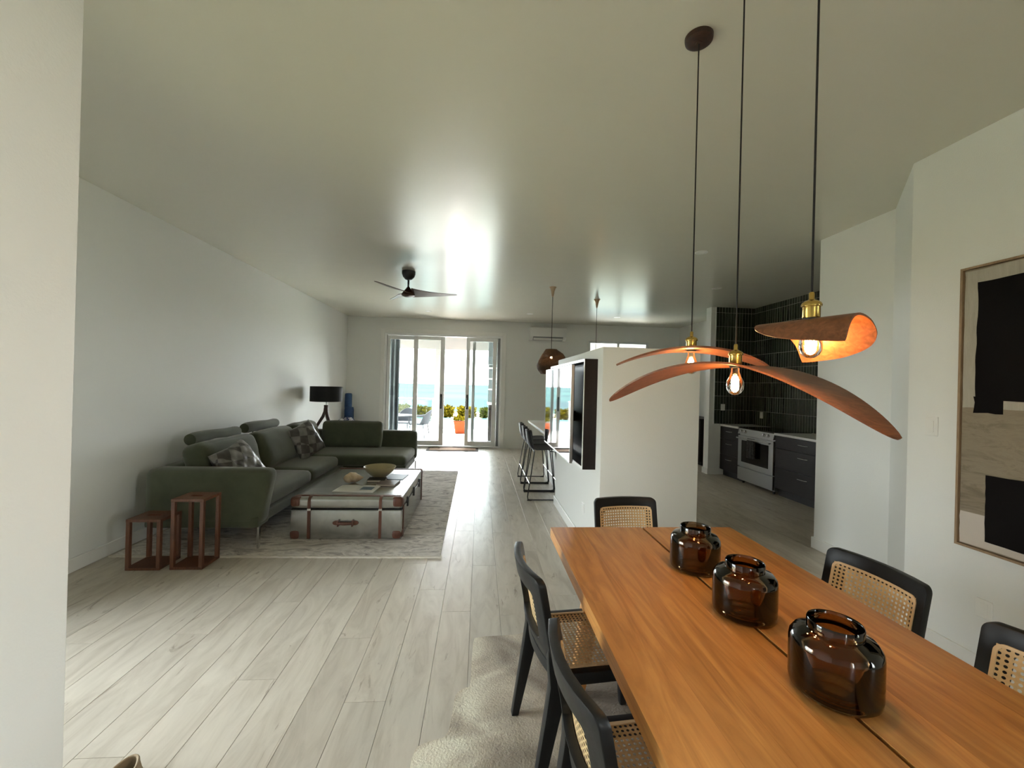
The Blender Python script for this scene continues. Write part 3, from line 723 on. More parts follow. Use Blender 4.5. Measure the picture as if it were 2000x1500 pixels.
# ------------------------------------------------------------------ pendants over the table
def bulb_parts(t, x, y, ztop, r=0.028, light=1.1):
    """globe bulb with filament, hanging down from ztop"""
    g_ = MB().lathe([(0.013, 0.0), (0.0135, -0.014), (0.019, -0.030), (r * 0.93, -0.046), (r, -0.060), (r * 0.94, -0.074), (r * 0.70, -0.086), (r * 0.35, -0.0925), (0.0002, -0.094)], (x, y, ztop), 28)
    b_ = part(t, 'bulb', g_, 'bulb_glass', smooth=80)
    fl_ = MB()
    for k in range(6):
        a = 2 * PI * k / 6
        fl_.tube([(x + 0.006 * math.cos(a), y + 0.006 * math.sin(a), ztop - 0.028), (x + 0.012 * math.cos(a), y + 0.012 * math.sin(a), ztop - 0.074)], 0.0016, 6)
    f_ = part(b_, 'filament', fl_, 'filament'); f_['kind'] = 'stuff'
    ld = bpy.data.lights.new('bulb_light', 'POINT'); ld.energy = light; ld.color = (1.0, 0.62, 0.30); ld.shadow_soft_size = 0.018
    lo = bpy.data.objects.new('bulb_light', ld); C.objects.link(lo); lo.parent = t; lo.location = Vector((x, y, ztop - 0.052)) - Vector(t.location)
def socket_parts(t, x, y, zb, ztop_cord):
    s_ = MB().lathe([(0.0195, 0.0), (0.0205, 0.002), (0.0205, 0.030), (0.024, 0.031), (0.0245, 0.036), (0.022, 0.041), (0.015, 0.046), (0.008, 0.049), (0.0065, 0.052), (0.0065, 0.066), (0.0045, 0.070), (0.003, 0.0705)], (x, y, zb), 28)
    part(t, 'socket', s_, 'brass', smooth=40)
    part(t, 'lamp_holder', MB().lathe([(0.0175, -0.012), (0.019, -0.010), (0.019, -0.001)], (x, y, zb), 24), 'black_metal', smooth=40)
    part(t, 'cord', MB().tube([(x, y, zb + 0.069), (x, y, ztop_cord)], 0.0028, 8), 'cord_black')
    part(t, 'ceiling_canopy', MB().lathe([(0.004, -0.030), (0.012, -0.029), (0.013, -0.025), (0.044, -0.024), (0.054, -0.018), (0.056, -0.008), (0.056, 0.0)], (x, y, H), 32), 'lamp_walnut', smooth=40)
def blade(L, Wd, droop, th=0.006, twist=(0.0, 0.0), ex=2.2, pw=0.62):
    """bowed leaf-shaped strip, rolled a little more towards its tips"""
    def fn(u, v, s_):
        a = 2 * u - 1; a = math.copysign(1 - (1 - abs(a)) ** 1.35, a); b_ = 2 * v - 1
        w = Wd * max(0.0, 1 - abs(a) ** ex) ** pw
        sl = math.atan(2 * droop * a / L); ro = (twist[1] if a > 0 else twist[0]) * a
        nx, nz = math.sin(sl), math.cos(sl); d = th * (s_ - .5)
        return (L * a + nx * d, w * b_ * math.cos(ro), -droop * a * a + nz * d + w * b_ * math.sin(ro))
    return MB().slab(44, 8, fn)
def leaf_pendant(label, x, y, zc, mb, xf):
    t = thing('leaf_pendant', label, 'pendant light', (x, y, zc), group='leaf pendants over the dining table')
    socket_parts(t, x, y, zc + 0.004, H - 0.024)
    mb.xf(Matrix.Translation((x, y, zc)) @ xf)
    part(t, 'wooden_shade', mb, 'walnut_ply', smooth=50)
    bulb_parts(t, x, y, zc - 0.010)
    return t
leaf_pendant('small bowed walnut leaf pendant with a bare bulb, furthest of the three over the table', 0.878, 1.695, 1.668,
             blade(0.305, 0.085, 0.072, th=0.008), Matrix.Rotation(R(-12), 4, 'Z') @ Matrix.Rotation(R(-2.0), 4, 'X'))
leaf_pendant('long bowed walnut leaf pendant with a bare bulb, middle and widest of the three', 0.886, 1.40, 1.588,
             blade(0.447, 0.118, 0.180, twist=(R(9), R(34))), Matrix.Rotation(R(-40), 4, 'Z') @ Matrix.Rotation(R(4.5), 4, 'Y'))
def folded(outline, rad, th=0.006):
    """skewed leaf-shaped sheet folded over the x axis"""
    nu = len(outline); nv = 12
    def fn(i, rr, s_):
        p_, q = outline[i % nu][0] * rr, outline[i % nu][1] * rr
        qa = rad * 1.2; r2 = rad + (s_ - .5) * th
        if abs(q) <= qa:
            t_ = q / rad; return (p_, r2 * math.sin(t_), r2 * math.cos(t_) - rad)
        t_ = math.copysign(qa / rad, q); d = abs(q) - qa
        return (p_, r2 * math.sin(t_) + math.copysign(math.cos(qa / rad) * d, q), r2 * math.cos(t_) - rad - math.sin(qa / rad) * d)
    m_ = MB()
    for s_ in (0, 1):
        vs = [fn(i, (j + 1) / nv, s_) for i in range(nu) for j in range(nv)] + [fn(0, 0, s_)]
        fs = []
        for i in range(nu):
            i2 = (i + 1) % nu
            for j in range(nv - 1): fs.append((i * nv + j, i * nv + j + 1, i2 * nv + j + 1, i2 * nv + j))
            fs.append((nu * nv, i * nv, i2 * nv))
        m_.add(vs, [f[::-1] for f in fs] if s_ == 0 else fs)
    h_ = nu * nv + 1
    m_.f += [(i * nv + nv - 1, ((i + 1) % nu) * nv + nv - 1, h_ + ((i + 1) % nu) * nv + nv - 1, h_ + i * nv + nv - 1) for i in range(nu)]
    return m_
def smooth_poly(pts, k=4):
    out = []; n = len(pts)
    for i in range(n):
        p0, p1, p2, p3 = [Vector(pts[(i + d) % n]) for d in (-1, 0, 1, 2)]
        for j in range(k):
            t_ = j / k
            out.append(tuple(0.5 * ((2 * p1) + (p2 - p0) * t_ + (2 * p0 - 5 * p1 + 4 * p2 - p3) * t_ * t_ + (3 * p1 - p0 - 3 * p2 + p3) * t_ ** 3)))
    return out
curl = [(-.166, -.030), (-.150, -.056), (-.10, -.080), (-.03, -.096), (.05, -.108), (.102, -.114), (.112, -.110), (.118, -.07), (.132, 0), (.152, .05), (.158, .09), (.135, .125), (.07, .150), (0.0, .158), (-.052, .160), (-.060, .154), (-.072, .10), (-.105, .05), (-.150, .005)]
leaf_pendant('walnut pendant folded like a curled leaf around its bulb, nearest of the three', 0.884, 1.065, 1.696,
             folded(smooth_poly([(a * 0.79, b_ * 0.88) for a, b_ in curl], 5), 0.049), Matrix.Rotation(R(-57), 4, 'Z') @ Matrix.Rotation(R(-2), 4, 'Y'))

# ------------------------------------------------------------------ rattan pendants over the counter
def rattan_pendant(label, x, y):
    t = thing('rattan_pendant', label, 'pendant light', (x, y, 1.68), group='rattan pendants over the kitchen counter')
    part(t, 'ceiling_canopy', MB().lathe([(0.006, -0.145), (0.012, -0.142), (0.018, -0.11), (0.026, -0.06), (0.040, -0.02), (0.055, -0.004), (0.056, 0.0)], (x, y, H), 24), 'canopy_beech', smooth=50)
    part(t, 'cord', MB().tube([(x, y, H - 0.143), (x, y, 2.02)], 0.004, 8), 'cord_black')
    part(t, 'lamp_holder', MB().lathe([(0.02, 1.945), (0.022, 1.95), (0.022, 2.02), (0.012, 2.035), (0.004, 2.036)], (x, y, 0), 18), 'black_metal', smooth=40)
    prof = [(0.085, 2.04), (0.13, 1.99), (0.175, 1.935), (0.208, 1.87), (0.205, 1.81), (0.185, 1.75), (0.150, 1.68)]
    def at(k, a):
        i = min(int(k), len(prof) - 2); f_ = k - i
        r_ = prof[i][0] * (1 - f_) + prof[i + 1][0] * f_; z = prof[i][1] * (1 - f_) + prof[i + 1][1] * f_
        mid = math.sin(PI * k / (len(prof) - 1))
        return Vector((x + r_ * math.cos(a), y + r_ * math.sin(a), z + 0.30 * r_ * math.cos(a) * mid))
    m_ = MB()
    for k in range(37):
        m_.tube([at(k / 6, 2 * PI * j / 28) for j in range(28)], 0.0042 if k % 6 else 0.006, 4, closed=True)
    for j in range(44):
        m_.tube([at(i / 2, 2 * PI * j / 44) for i in range(13)], 0.003, 4)
    s_ = part(t, 'woven_shade', m_, 'rattan', smooth=60); s_['kind'] = 'stuff'
    g_ = MB().tube([(x, y, 2.03), tuple(at(0, 0.3))], 0.003, 6).tube([(x, y, 2.03), tuple(at(0, 2.4))], 0.003, 6).tube([(x, y, 2.03), tuple(at(0, 4.5))], 0.003, 6)
    part(t, 'shade_spider', g_, 'black_metal')
    bulb_parts(t, x, y, 1.985, 0.030, 0.8)
    return t
rattan_pendant('dark rattan pendant with a glowing bulb, hanging in full view left of the half wall', 1.052, 6.22)
rattan_pendant('second rattan pendant, only its canopy and cord showing above the half wall', 1.935, 6.96)

# ------------------------------------------------------------------ ceiling fan, downlights, air conditioner
FX, FY = -0.985, 5.69
t = thing('ceiling_fan', 'dark wooden three-blade ceiling fan above the sofa', 'fan', (FX, FY, 2.62))
part(t, 'ceiling_canopy', MB().lathe([(0.018, -0.118), (0.045, -0.108), (0.075, -0.075), (0.088, -0.035), (0.088, 0.0)], (FX, FY, H), 32), 'black_metal', smooth=40)
part(t, 'downrod', MB().tube([(FX, FY, H - 0.115), (FX, FY, 2.73)], 0.013, 12), 'black_metal')
part(t, 'motor_housing', MB().lathe([(0.0002, 2.632), (0.05, 2.636), (0.085, 2.652), (0.088, 2.672), (0.062, 2.705), (0.030, 2.748), (0.018, 2.765)], (FX, FY, 0), 32), 'fan_wood', smooth=50)
for k, a in enumerate((5, 125, 245)):
    def fn(u, v, s_):
        rr = 0.045 + u * 0.60
        w = 0.075 * (1 - u) ** 1.6 + 0.048 * (1 - 0.45 * u)
        if u > 0.93: w *= max(0.25, math.sqrt(max(0.0, 1 - ((u - 0.93) / 0.07) ** 2)))
        b_ = 2 * v - 1; tw = R(16 - 8 * u)
        yy = w * b_ - 0.03 * u * u
        return Vector((rr, yy * math.cos(tw), 2.675 + 0.015 * u + yy * math.sin(tw) * -1 + (0.004 * (1 - 0.5 * u)) * (2 * s_ - 1) + 0.02 * (1 - u) ** 3))
    m_ = MB().slab(26, 6, fn)
    m_.v = [tuple(Matrix.Rotation(R(a), 4, 'Z') @ Vector(v) + Vector((FX, FY, 0))) for v in m_.v]
    part(t, 'blade', m_, 'fan_wood', smooth=50)
for (x, y), lab in zip(((-1.10, 8.80), (0.993, 8.63), (2.844, 8.66), (3.39, 5.85), (2.34, 4.35)),
                       ('round recessed ceiling light in front of the sliding door', 'round recessed ceiling light near the air conditioner', 'round recessed ceiling light in front of the kitchen window', 'round recessed ceiling light in front of the tiled kitchen wall', 'round recessed ceiling light above the passage beside the half wall')):
    t = thing('downlight', lab, 'downlight', (x, y, H), group='recessed ceiling lights')
    part(t, 'trim_ring', MB().lathe([(0.046, -0.003), (0.050, -0.006), (0.066, -0.004), (0.068, 0.0), (0.046, 0.0)], (x, y, H), 32, closed=True), 'plate_white', smooth=40)
    part(t, 'lens', MB().lathe([(0.0002, -0.002), (0.046, -0.002), (0.046, 0.0)], (x, y, H), 24), 'ac_plastic', smooth=40)
t = thing('air_conditioner', 'white wall-mounted air conditioner high on the far wall', 'air conditioner', (1.55, YB, 2.555))
part(t, 'body', MB().prism([(0, 0), (-0.05, 0), (-0.13, 0.02), (-0.205, 0.07), (-0.215, 0.11), (-0.215, 0.28), (-0.19, 0.305), (0, 0.305)], 0, 0.86).xf(Matrix(((0, 0, 1, 1.12), (1, 0, 0, YB - 0.002), (0, 1, 0, 2.557), (0, 0, 0, 1)))), 'ac_plastic', bevel=0.006, seg=2)
part(t, 'air_outlet', MB().prism([(-0.09, 0.012), (-0.205, 0.078), (-0.212, 0.07), (-0.10, 0.0)], 0, 0.70).xf(Matrix(((0, 0, 1, 1.20), (1, 0, 0, YB - 0.002), (0, 1, 0, 2.557), (0, 0, 0, 1)))), 'grey_vinyl', smooth=0)
part(t, 'louvre', MB().prism([(-0.135, 0.010), (-0.140, 0.006), (-0.20, 0.042), (-0.197, 0.047)], 0, 0.68).xf(Matrix(((0, 0, 1, 1.21), (1, 0, 0, YB - 0.002), (0, 1, 0, 2.557), (0, 0, 0, 1)))), 'ac_plastic', smooth=0)

# ------------------------------------------------------------------ sofa
so = thing('corner_sofa', 'large dark green velvet corner sofa along the white wall', 'sofa', (-2.2, 5.4, 0.012))
SB = 'sofa_velvet'
def loc(x, y, z): return Matrix.Translation((x, y, z))
# plinth frame
part(so, 'base_frame', MB().soft(0.475, 1.56, 0.052, 0.02, 8, loc(-2.385, 5.45, 0.252)), SB, smooth=60)
part(so, 'base_frame', MB().soft(0.44, 0.44, 0.052, 0.02, 8, loc(-1.47, 6.56, 0.252)), SB, smooth=60)
# near arm: flared right edge
m_ = MB().soft(0.50, 0.10, 0.255, 0.075, 12, Matrix())
m_.v = [(-2.335 + x_ + (0.045 * (z_ / 0.255) if x_ > 0.2 else 0), 3.885 + y_, 0.452 + z_) for x_, y_, z_ in m_.v]
part(so, 'arm', m_, SB, smooth=60)
part(so, 'arm_base', MB().soft(0.465, 0.10, 0.052, 0.02, 8, loc(-2.35, 3.888, 0.252)), SB, smooth=60)
# backs: low walls
part(so, 'back', MB().soft(0.10, 1.50, 0.225, 0.07, 12, loc(-2.80, 5.50, 0.465)), SB, smooth=60)
part(so, 'arm', MB().soft(0.92, 0.10, 0.235, 0.06, 12, loc(-1.93, 7.03, 0.470)), SB, smooth=60)
# seats
for k, (y0, y1) in enumerate(((3.99, 5.06), (5.065, 5.98))):
    part(so, 'seat_cushion', MB().soft(0.40, (y1 - y0) / 2, 0.075, 0.055, 10, loc(-2.32, (y0 + y1) / 2, 0.378), bulge=(0.012, 0, 0.022), wob=0.006, seed=k * 3.1), SB, smooth=70)
part(so, 'seat_cushion', MB().soft(0.86, 0.46, 0.075, 0.055, 12, loc(-1.88, 6.465, 0.378), bulge=(0.01, 0, 0.015), wob=0.006, seed=9), SB, smooth=70)
# back cushions leaning on the backs
def tilt(x, y, z, ax, ang): return loc(x, y, z) @ Matrix.Rotation(R(ang), 4, ax)
for k, (y0, y1, lean) in enumerate(((4.00, 4.93, -16), (4.97, 5.86, -20), (5.90, 6.66, -20))):
    part(so, 'back_cushion', MB().soft(0.105, (y1 - y0) / 2, 0.222, 0.075, 12, tilt(-2.545 + 0.02 * (k > 0), (y0 + y1) / 2, 0.662, 'Y', lean), bulge=(0.045, 0, 0.012), wob=0.02, seed=k * 5.7), SB, smooth=70)
part(so, 'back_cushion', MB().soft(0.46, 0.085, 0.215, 0.06, 12, tilt(-1.99, 6.83, 0.645, 'X', -14), bulge=(0, 0.03, 0.01), wob=0.012, seed=21), SB, smooth=70)
for y0, y1, zc in ((4.20, 4.95, 0.900), (5.12, 5.86, 0.912)):
    m_ = MB(); pts = []; rs = []
    for i in range(15):
        f_ = i / 14; pts.append((-2.72 + 0.008 * math.sin(5 * f_ + y0), y0 + (y1 - y0) * f_, zc + 0.006 * math.sin(6 * f_)))
        rs.append(0.062 * (1 - 0.12 * max(0, abs(2 * f_ - 1) - 0.86) / 0.14))
    m_.tube(pts, rs, 24)
    hd = part(so, 'headrest', m_, SB, smooth=60)
    for yy in (y0 + 0.18, y1 - 0.18):
        part(hd, 'headrest_bracket', MB().tube([(-2.72, yy, zc - 0.05), (-2.79, yy, 0.66)], 0.008, 8), 'chrome')
for x, y in ((-1.90, 3.84), (-2.79, 3.82), (-1.03, 7.06), (-1.06, 6.16), (-2.80, 7.04), (-2.0, 5.4)):
    part(so, 'leg', MB().box(x - 0.009, x + 0.009, y - 0.016, y + 0.016, 0.012, 0.205), 'chrome', bevel=0.002, seg=1)
def pillow(name, label, mtx, s_=0.24, th=0.075):
    def fn(u, v, sd):
        a, b_ = 2 * u - 1, 2 * v - 1
        e_ = max(0.0, (1 - a ** 4) * (1 - b_ ** 4)) ** 0.55
        pinch = 1 - 0.07 * (1 - abs(a)) * abs(b_) ** 3 - 0.07 * (1 - abs(b_)) * abs(a) ** 3
        w1, w2 = (a + b_) * 3.2, (a - b_) * 3.2
        wv = 0.010 * abs(math.sin(w1 * PI / 2)) * abs(math.sin(w2 * PI / 2)) * e_
        return mtx @ Vector((a * s_ * pinch, b_ * s_ * pinch, (th * e_ + wv) * (1 if sd else -1)))
    return solo(name, MB().slab(34, 34, fn), 'woven_leather', label, 'cushion', 'woven scatter cushions on the sofa', smooth=60)
pillow('throw_pillow', 'woven grey leather scatter cushion at the near end of the sofa', loc(-2.265, 4.22, 0.640) @ Matrix.Rotation(R(58), 4, 'Y') @ Matrix.Rotation(R(10), 4, 'X') @ Matrix.Rotation(R(8), 4, 'Z'))
pillow('throw_pillow', 'dark woven leather scatter cushion in the corner of the sofa', loc(-2.30, 5.80, 0.69) @ Matrix.Rotation(R(-28), 4, 'Z') @ Matrix.Rotation(R(66), 4, 'Y') @ Matrix.Rotation(R(20), 4, 'Z'), 0.225, 0.07)

# ------------------------------------------------------------------ rugs and mats
m_ = MB().box(-2.98, -0.31, 3.70, 7.20, 0.0005, 0.011)
rug = thing('area_rug', 'large mottled grey area rug under the sofa and the trunk', 'rug', (-1.65, 5.4, 0))
RG = [(-2.985, 3.70), (-0.305, 3.645), (-0.330, 7.19), (-2.985, 7.24)]
part(rug, 'pile', MB().prism(RG, 0.0005, 0.011), 'rug_pile', smooth=0)
m_ = MB()
for i in range(90):
    f_ = i / 89
    p0 = Vector((RG[0][0] + (RG[1][0] - RG[0][0]) * f_, RG[0][1] + (RG[1][1] - RG[0][1]) * f_, 0))
    w = 0.018 + 0.01 * noise.noise(Vector((i * 0.7, 0, 0)))
    m_.box(p0.x - 0.0149, p0.x + 0.0149, p0.y - w, p0.y + 0.006, 0.0005, 0.0125)
fr = part(rug, 'fringe', m_, 'rug_edge', smooth=0); fr['kind'] = 'stuff'
hide = [(-0.222, 1.40), (-0.232, 1.56), (-0.225, 1.73), (-0.165, 1.775), (-0.105, 1.80), (-0.088, 1.90), (-0.078, 2.03), (-0.035, 2.075), (-0.010, 2.10), (-0.006, 2.28), (0.002, 2.45), (0.03, 2.488), (0.15, 2.50), (0.27, 2.512), (0.325, 2.545), (0.37, 2.52), (0.46, 2.46), (0.62, 2.40), (0.80, 2.36), (1.05, 2.30), (1.30, 2.36), (1.46, 2.30), (1.58, 2.05), (1.50, 1.75), (1.56, 1.45), (1.52, 1.10), (1.64, 0.75), (1.50, 0.35), (1.15, 0.22), (0.80, 0.30), (0.45, 0.10), (0.10, 0.18), (-0.15, 0.45), (-0.26, 0.8), (-0.20, 1.15)]
solo('cowhide_rug', MB().prism(smooth_poly(hide), 0.0005, 0.0045), 'cowhide_fur', 'cream and brown cowhide rug under the dining table', 'rug', smooth=30)
dm = thing('doormat', 'brown coir doormat with a dark border at the sliding door', 'doormat', (-0.58, 9.60, 0))
part(dm, 'border', MB().box(-1.15, 0.0, 9.36, 9.82, 0.0005, 0.010), 'coir_dark', smooth=0)
part(dm, 'field', MB().box(-1.09, -0.06, 9.42, 9.76, 0.0101, 0.0135), 'coir', smooth=0)

# ------------------------------------------------------------------ trunk and what lies on it
TR = (-1.725, -0.705, 4.04, 5.46, 0.0115, 0.402)
t = thing('storage_trunk', 'low riveted aluminium trunk with brown leather straps, used as coffee table', 'trunk', ((TR[0] + TR[1]) / 2, (TR[2] + TR[3]) / 2, TR[4]))
cx, cy = (TR[0] + TR[1]) / 2, (TR[2] + TR[3]) / 2; hx, hy = (TR[1] - TR[0]) / 2, (TR[3] - TR[2]) / 2
part(t, 'body', MB().box(TR[0], TR[1], TR[2], TR[3], TR[4], 0.288), 'aluminium_sheet', bevel=0.012, seg=3)
part(t, 'lid', MB().soft(hx, hy, 0.0555, 0.030, 14, loc(cx, cy, 0.3465)), 'aluminium_sheet', smooth=50)
part(t, 'lid_seam', MB().box(TR[0] + 0.004, TR[1] - 0.004, TR[2] + 0.004, TR[3] - 0.004, 0.2875, 0.2915), 'rubber_black', smooth=0)
LEA = 'strap_leather'
def strap(pts, w, axis):  # ribbon following pts, width along axis
    a = Vector(axis) * (w / 2)
    m2 = MB(); n = len(pts); P_ = [Vector(p_) for p_ in pts]; vs = []
    for i, p_ in enumerate(P_):
        tg = (P_[min(i + 1, n - 1)] - P_[max(i - 1, 0)]).normalized(); nn = tg.cross(Vector(axis)).normalized() * 0.0045
        vs += [p_ - a - nn, p_ + a - nn, p_ + a + nn, p_ - a + nn]
    fs = []
    for i in range(n - 1):
        for j in range(4): fs.append((4 * i + j, 4 * i + (j + 1) % 4, 4 * i + 4 + (j + 1) % 4, 4 * i + 4 + j))
    fs += [(3, 2, 1, 0), tuple(4 * (n - 1) + j for j in range(4))]
    return m2.add(vs, fs)
yf = TR[2] - 0.002; zt = TR[5] + 0.002
for x in (-1.555, -0.905):
    part(t, 'strap', strap([(x, yf, 0.02), (x, yf, 0.28)], 0.026, (1, 0, 0)), LEA)
    part(t, 'strap', strap([(x, yf, 0.298), (x, yf, zt - 0.04), (x, yf + 0.008, zt - 0.017), (x, yf + 0.024, zt - 0.004), (x, yf + 0.06, zt)], 0.026, (1, 0, 0)), LEA)
    part(t, 'strap', strap([(x, TR[3] + 0.002, 0.02), (x, TR[3] + 0.002, zt - 0.04), (x, TR[3] - 0.01, zt - 0.012), (x, TR[3] - 0.05, zt)], 0.026, (1, 0, 0)), LEA)
    part(t, 'strap_clasp', MB().box(x - 0.016, x + 0.016, yf - 0.006, yf + 0.002, 0.282, 0.300), 'chrome', bevel=0.001, seg=1)
for y in (TR[2] + 0.075, TR[3] - 0.075):
    xr = TR[1] + 0.002; xl = TR[0] - 0.002
    part(t, 'edge_band', strap([(xl, y, 0.02), (xl, y, zt - 0.04), (xl + 0.010, y, zt - 0.015), (xl + 0.03, y, zt), (xr - 0.03, y, zt), (xr - 0.010, y, zt - 0.015), (xr, y, zt - 0.04), (xr, y, 0.02)], 0.034, (0, 1, 0)), LEA)
for sx in (-1, 1):
    for sy in (-1, 1):
        for z, nm in ((TR[4] + 0.045, 'corner_cap'), (TR[5] - 0.045, 'corner_cap')):
            part(t, nm, MB().soft(0.052, 0.052, 0.050, 0.032, 6, loc(cx + sx * (hx - 0.046), cy + sy * (hy - 0.046), z)), LEA, smooth=50)
hm = MB().tube([(-1.295, yf - 0.004, 0.168), (-1.28, yf - 0.022, 0.168), (-1.22, yf - 0.03, 0.168), (-1.16, yf - 0.022, 0.168), (-1.145, yf - 0.004, 0.168)], [0.008, 0.012, 0.015, 0.012, 0.008], 10)
hd = part(t, 'handle', hm, LEA)
for x in (-1.305, -1.135):
    part(hd, 'handle_mount', MB().lathe([(0.028, 0), (0.028, 0.005), (0.0002, 0.006)], (0, 0, 0), 18).xf(Matrix.Translation((x, yf, 0.168)) @ Matrix.Rotation(R(90), 4, 'X') @ Matrix.Diagonal((1.2, 0.75, 1, 1))), LEA)
    part(hd, 'handle_loop', MB().box(x + (0.02 if x < -1.2 else -0.02) - 0.007, x + (0.02 if x < -1.2 else -0.02) + 0.007, yf - 0.028, yf, 0.138, 0.198), LEA, bevel=0.004, seg=2)
for y in (4.35, 4.75, 5.15):
    part(t, 'latch', MB().box(TR[1], TR[1] + 0.012, y - 0.022, y + 0.022, 0.24, 0.335), 'black_metal', bevel=0.004, seg=2)
zt = 0.4025
def book(name, label, x, y, w, d, h, rz, mat, cat='book', block=True, z=zt):
    t_ = thing(name, label, cat, (x, y, z), R(rz), group='books and magazines on the trunk')
    if block:
        part(t_, 'pages', MB().box(-w / 2 + 0.004, w / 2 - 0.004, -d / 2 + 0.004, d / 2 - 0.003, 0.003, h - 0.003), 'page_edge', world=False, smooth=0)
        part(t_, 'cover', MB().box(-w / 2, w / 2, -d / 2, d / 2, 0, 0.003).box(-w / 2, w / 2, -d / 2, d / 2, h - 0.003, h).box(-w / 2, w / 2, d / 2 - 0.003, d / 2, 0.003, h - 0.003), mat, world=False, smooth=0)
    return t_
mg = book('magazine', 'open white magazine with a blue picture on the trunk', -1.215, 4.36, 0.40, 0.26, 0.006, -4, 'paper', 'magazine', block=False)
part(mg, 'pages', MB().slab(24, 2, lambda u, v, s_: ((u - .5) * 0.40, (v - .5) * 0.26, 0.0005 + s_ * (0.004 + 0.007 * abs(math.sin(PI * 2 * u)) ** 0.6))), 'paper', world=False, smooth=60)
part(mg, 'printed_picture', MB().slab(8, 1, lambda u, v, s_: (0.045 + u * 0.12, -0.06 + v * 0.12, 0.0013 + s_ * 0.0004 + 0.004 + 0.007 * abs(math.sin(PI * 2 * ((0.045 + u * 0.12) / 0.40 + .5))) ** 0.6)), 'print_blue', world=False, smooth=60)
book('book', 'brown covered book lying right of the open magazine', -0.955, 4.60, 0.20, 0.22, 0.018, -6, 'cover_brown')
book('book', 'black covered book under the rim of the bowl', -1.105, 4.74, 0.19, 0.15, 0.022, 3, 'cover_black')
book('magazine', 'pale magazine with a blue cover behind the bowl on the trunk', -0.93, 4.93, 0.21, 0.27, 0.006, -5, 'print_blue', 'magazine')
bw = MB().lathe([(0.0002, 0.004), (0.05, 0.004), (0.055, 0.0), (0.062, 0.001), (0.066, 0.010), (0.10, 0.032), (0.145, 0.075), (0.172, 0.125), (0.176, 0.128), (0.178, 0.123), (0.150, 0.078), (0.105, 0.038), (0.06, 0.018), (0.0002, 0.014)], (-1.115, 4.905, zt), 48)
bw.v = [(x_, y_, z_ + 0.0) for x_, y_, z_ in bw.v]
solo('bowl', bw, 'ceramic_olive', 'wide olive ceramic bowl on the metal trunk', 'bowl', smooth=60)
sh = MB()
def shellfn(u, v):
    a = 2 * PI * v; tt = u; rr = 0.062 * math.sin(PI * min(1, tt * 1.02)) ** 0.7 * (1.1 - 0.55 * tt) + 0.001
    rr *= 1 + 0.16 * math.sin(a * 3 + 9 * tt) + 0.12 * abs(math.sin(tt * 14))
    return Vector((-1.325 + (tt - .5) * 0.20, 4.62 + rr * math.cos(a) * 1.05 + 0.05 * (tt - .5), zt + 0.060 + rr * math.sin(a) * 0.92))
sh.grid(22, 24, shellfn)
mz = min(v[2] for v in sh.v); sh.v = [(a, b_, c - mz + zt) for a, b_, c in sh.v]
solo('conch_shell', sh, 'shell', 'large knobbly tan conch shell beside the bowl', 'shell', smooth=70)

# ------------------------------------------------------------------ nesting tables by the sofa arm
def nest(label, x0, x1, y0, y1, h):
    t_ = thing('nesting_table', label, 'side table', ((x0 + x1) / 2, (y0 + y1) / 2, 0), group='slim wooden tables beside the sofa arm')
    hx0, hx1, hy0, hy1 = x0 + 0.075, x1 - 0.075, (y0 + y1) / 2 - 0.02, (y0 + y1) / 2 + 0.02
    tm = MB().box(x0, x1, y0, hy0, h - 0.02, h).box(x0, x1, hy1, y1, h - 0.02, h).box(x0, hx0, hy0, hy1, h - 0.02, h).box(hx1, x1, hy0, hy1, h - 0.02, h)
    part(t_, 'top', tm, 'teak_dark', smooth=0)
    part(t_, 'base_board', MB().box(x0, x1, y0, y1, 0, 0.02), 'teak_dark', bevel=0.002, seg=1)
    for xx in (x0, x1 - 0.028):
        for yy in (y0, y1 - 0.028):
            part(t_, 'leg', MB().box(xx, xx + 0.028, yy, yy + 0.028, 0.0201, h - 0.0201), 'teak_dark', bevel=0.002, seg=1)
nest('shorter of two slim open wooden side tables, nearer the wall', -2.676, -2.425, 3.43, 3.664, 0.392)
nest('taller of two slim open wooden side tables, in front of the sofa arm', -2.358, -2.118, 3.438, 3.664, 0.547)

# ------------------------------------------------------------------ floor lamp, mat roll, beach bag in the corner
LX, LY = -2.69, 7.62
t = thing('floor_lamp', 'black drum-shade floor lamp on a dark wooden tripod behind the sofa', 'lamp', (LX, LY, 0))
part(t, 'lamp_shade', MB().lathe([(0.264, 1.125), (0.266, 1.125), (0.266, 1.385), (0.264, 1.385), (0.260, 1.383), (0.260, 1.127)], (LX, LY, 0), 56, closed=True), 'lamp_shade_black', smooth=40)
part(t, 'stem', MB().tube([(LX, LY, 1.05), (LX, LY, 1.30)], 0.012, 12), 'chrome')
part(t, 'shade_spider', MB().tube([(LX - 0.262, LY, 1.29), (LX + 0.262, LY, 1.29)], 0.003, 6).tube([(LX, LY - 0.262, 1.29), (LX, LY + 0.262, 1.29)], 0.003, 6), 'chrome')
part(t, 'tripod_head', MB().lathe([(0.030, 0.90), (0.036, 0.93), (0.034, 1.0), (0.036, 1.06), (0.0002, 1.061)], (LX, LY, 0), 20), 'lamp_walnut', smooth=50)
for a in (205, 325, 85):
    ca, sa = math.cos(R(a)), math.sin(R(a)); pts = []
    for z, d in ((1.05, 0.012), (0.95, 0.018), (0.86, 0.045), (0.74, 0.115), (0.60, 0.19), (0.40, 0.25), (0.18, 0.275), (0.0, 0.285)):
        pts.append((LX + ca * d, LY + sa * d, z))
    part(t, 'leg', MB().tube(pts, [0.02, 0.024, 0.027, 0.025, 0.023, 0.021, 0.018, 0.015], 12), 'lamp_walnut', smooth=60)
t = thing('mat_bag', 'blue rolled mat in a sleeve standing in the far corner', 'mat', (-2.90, 9.64, 0))
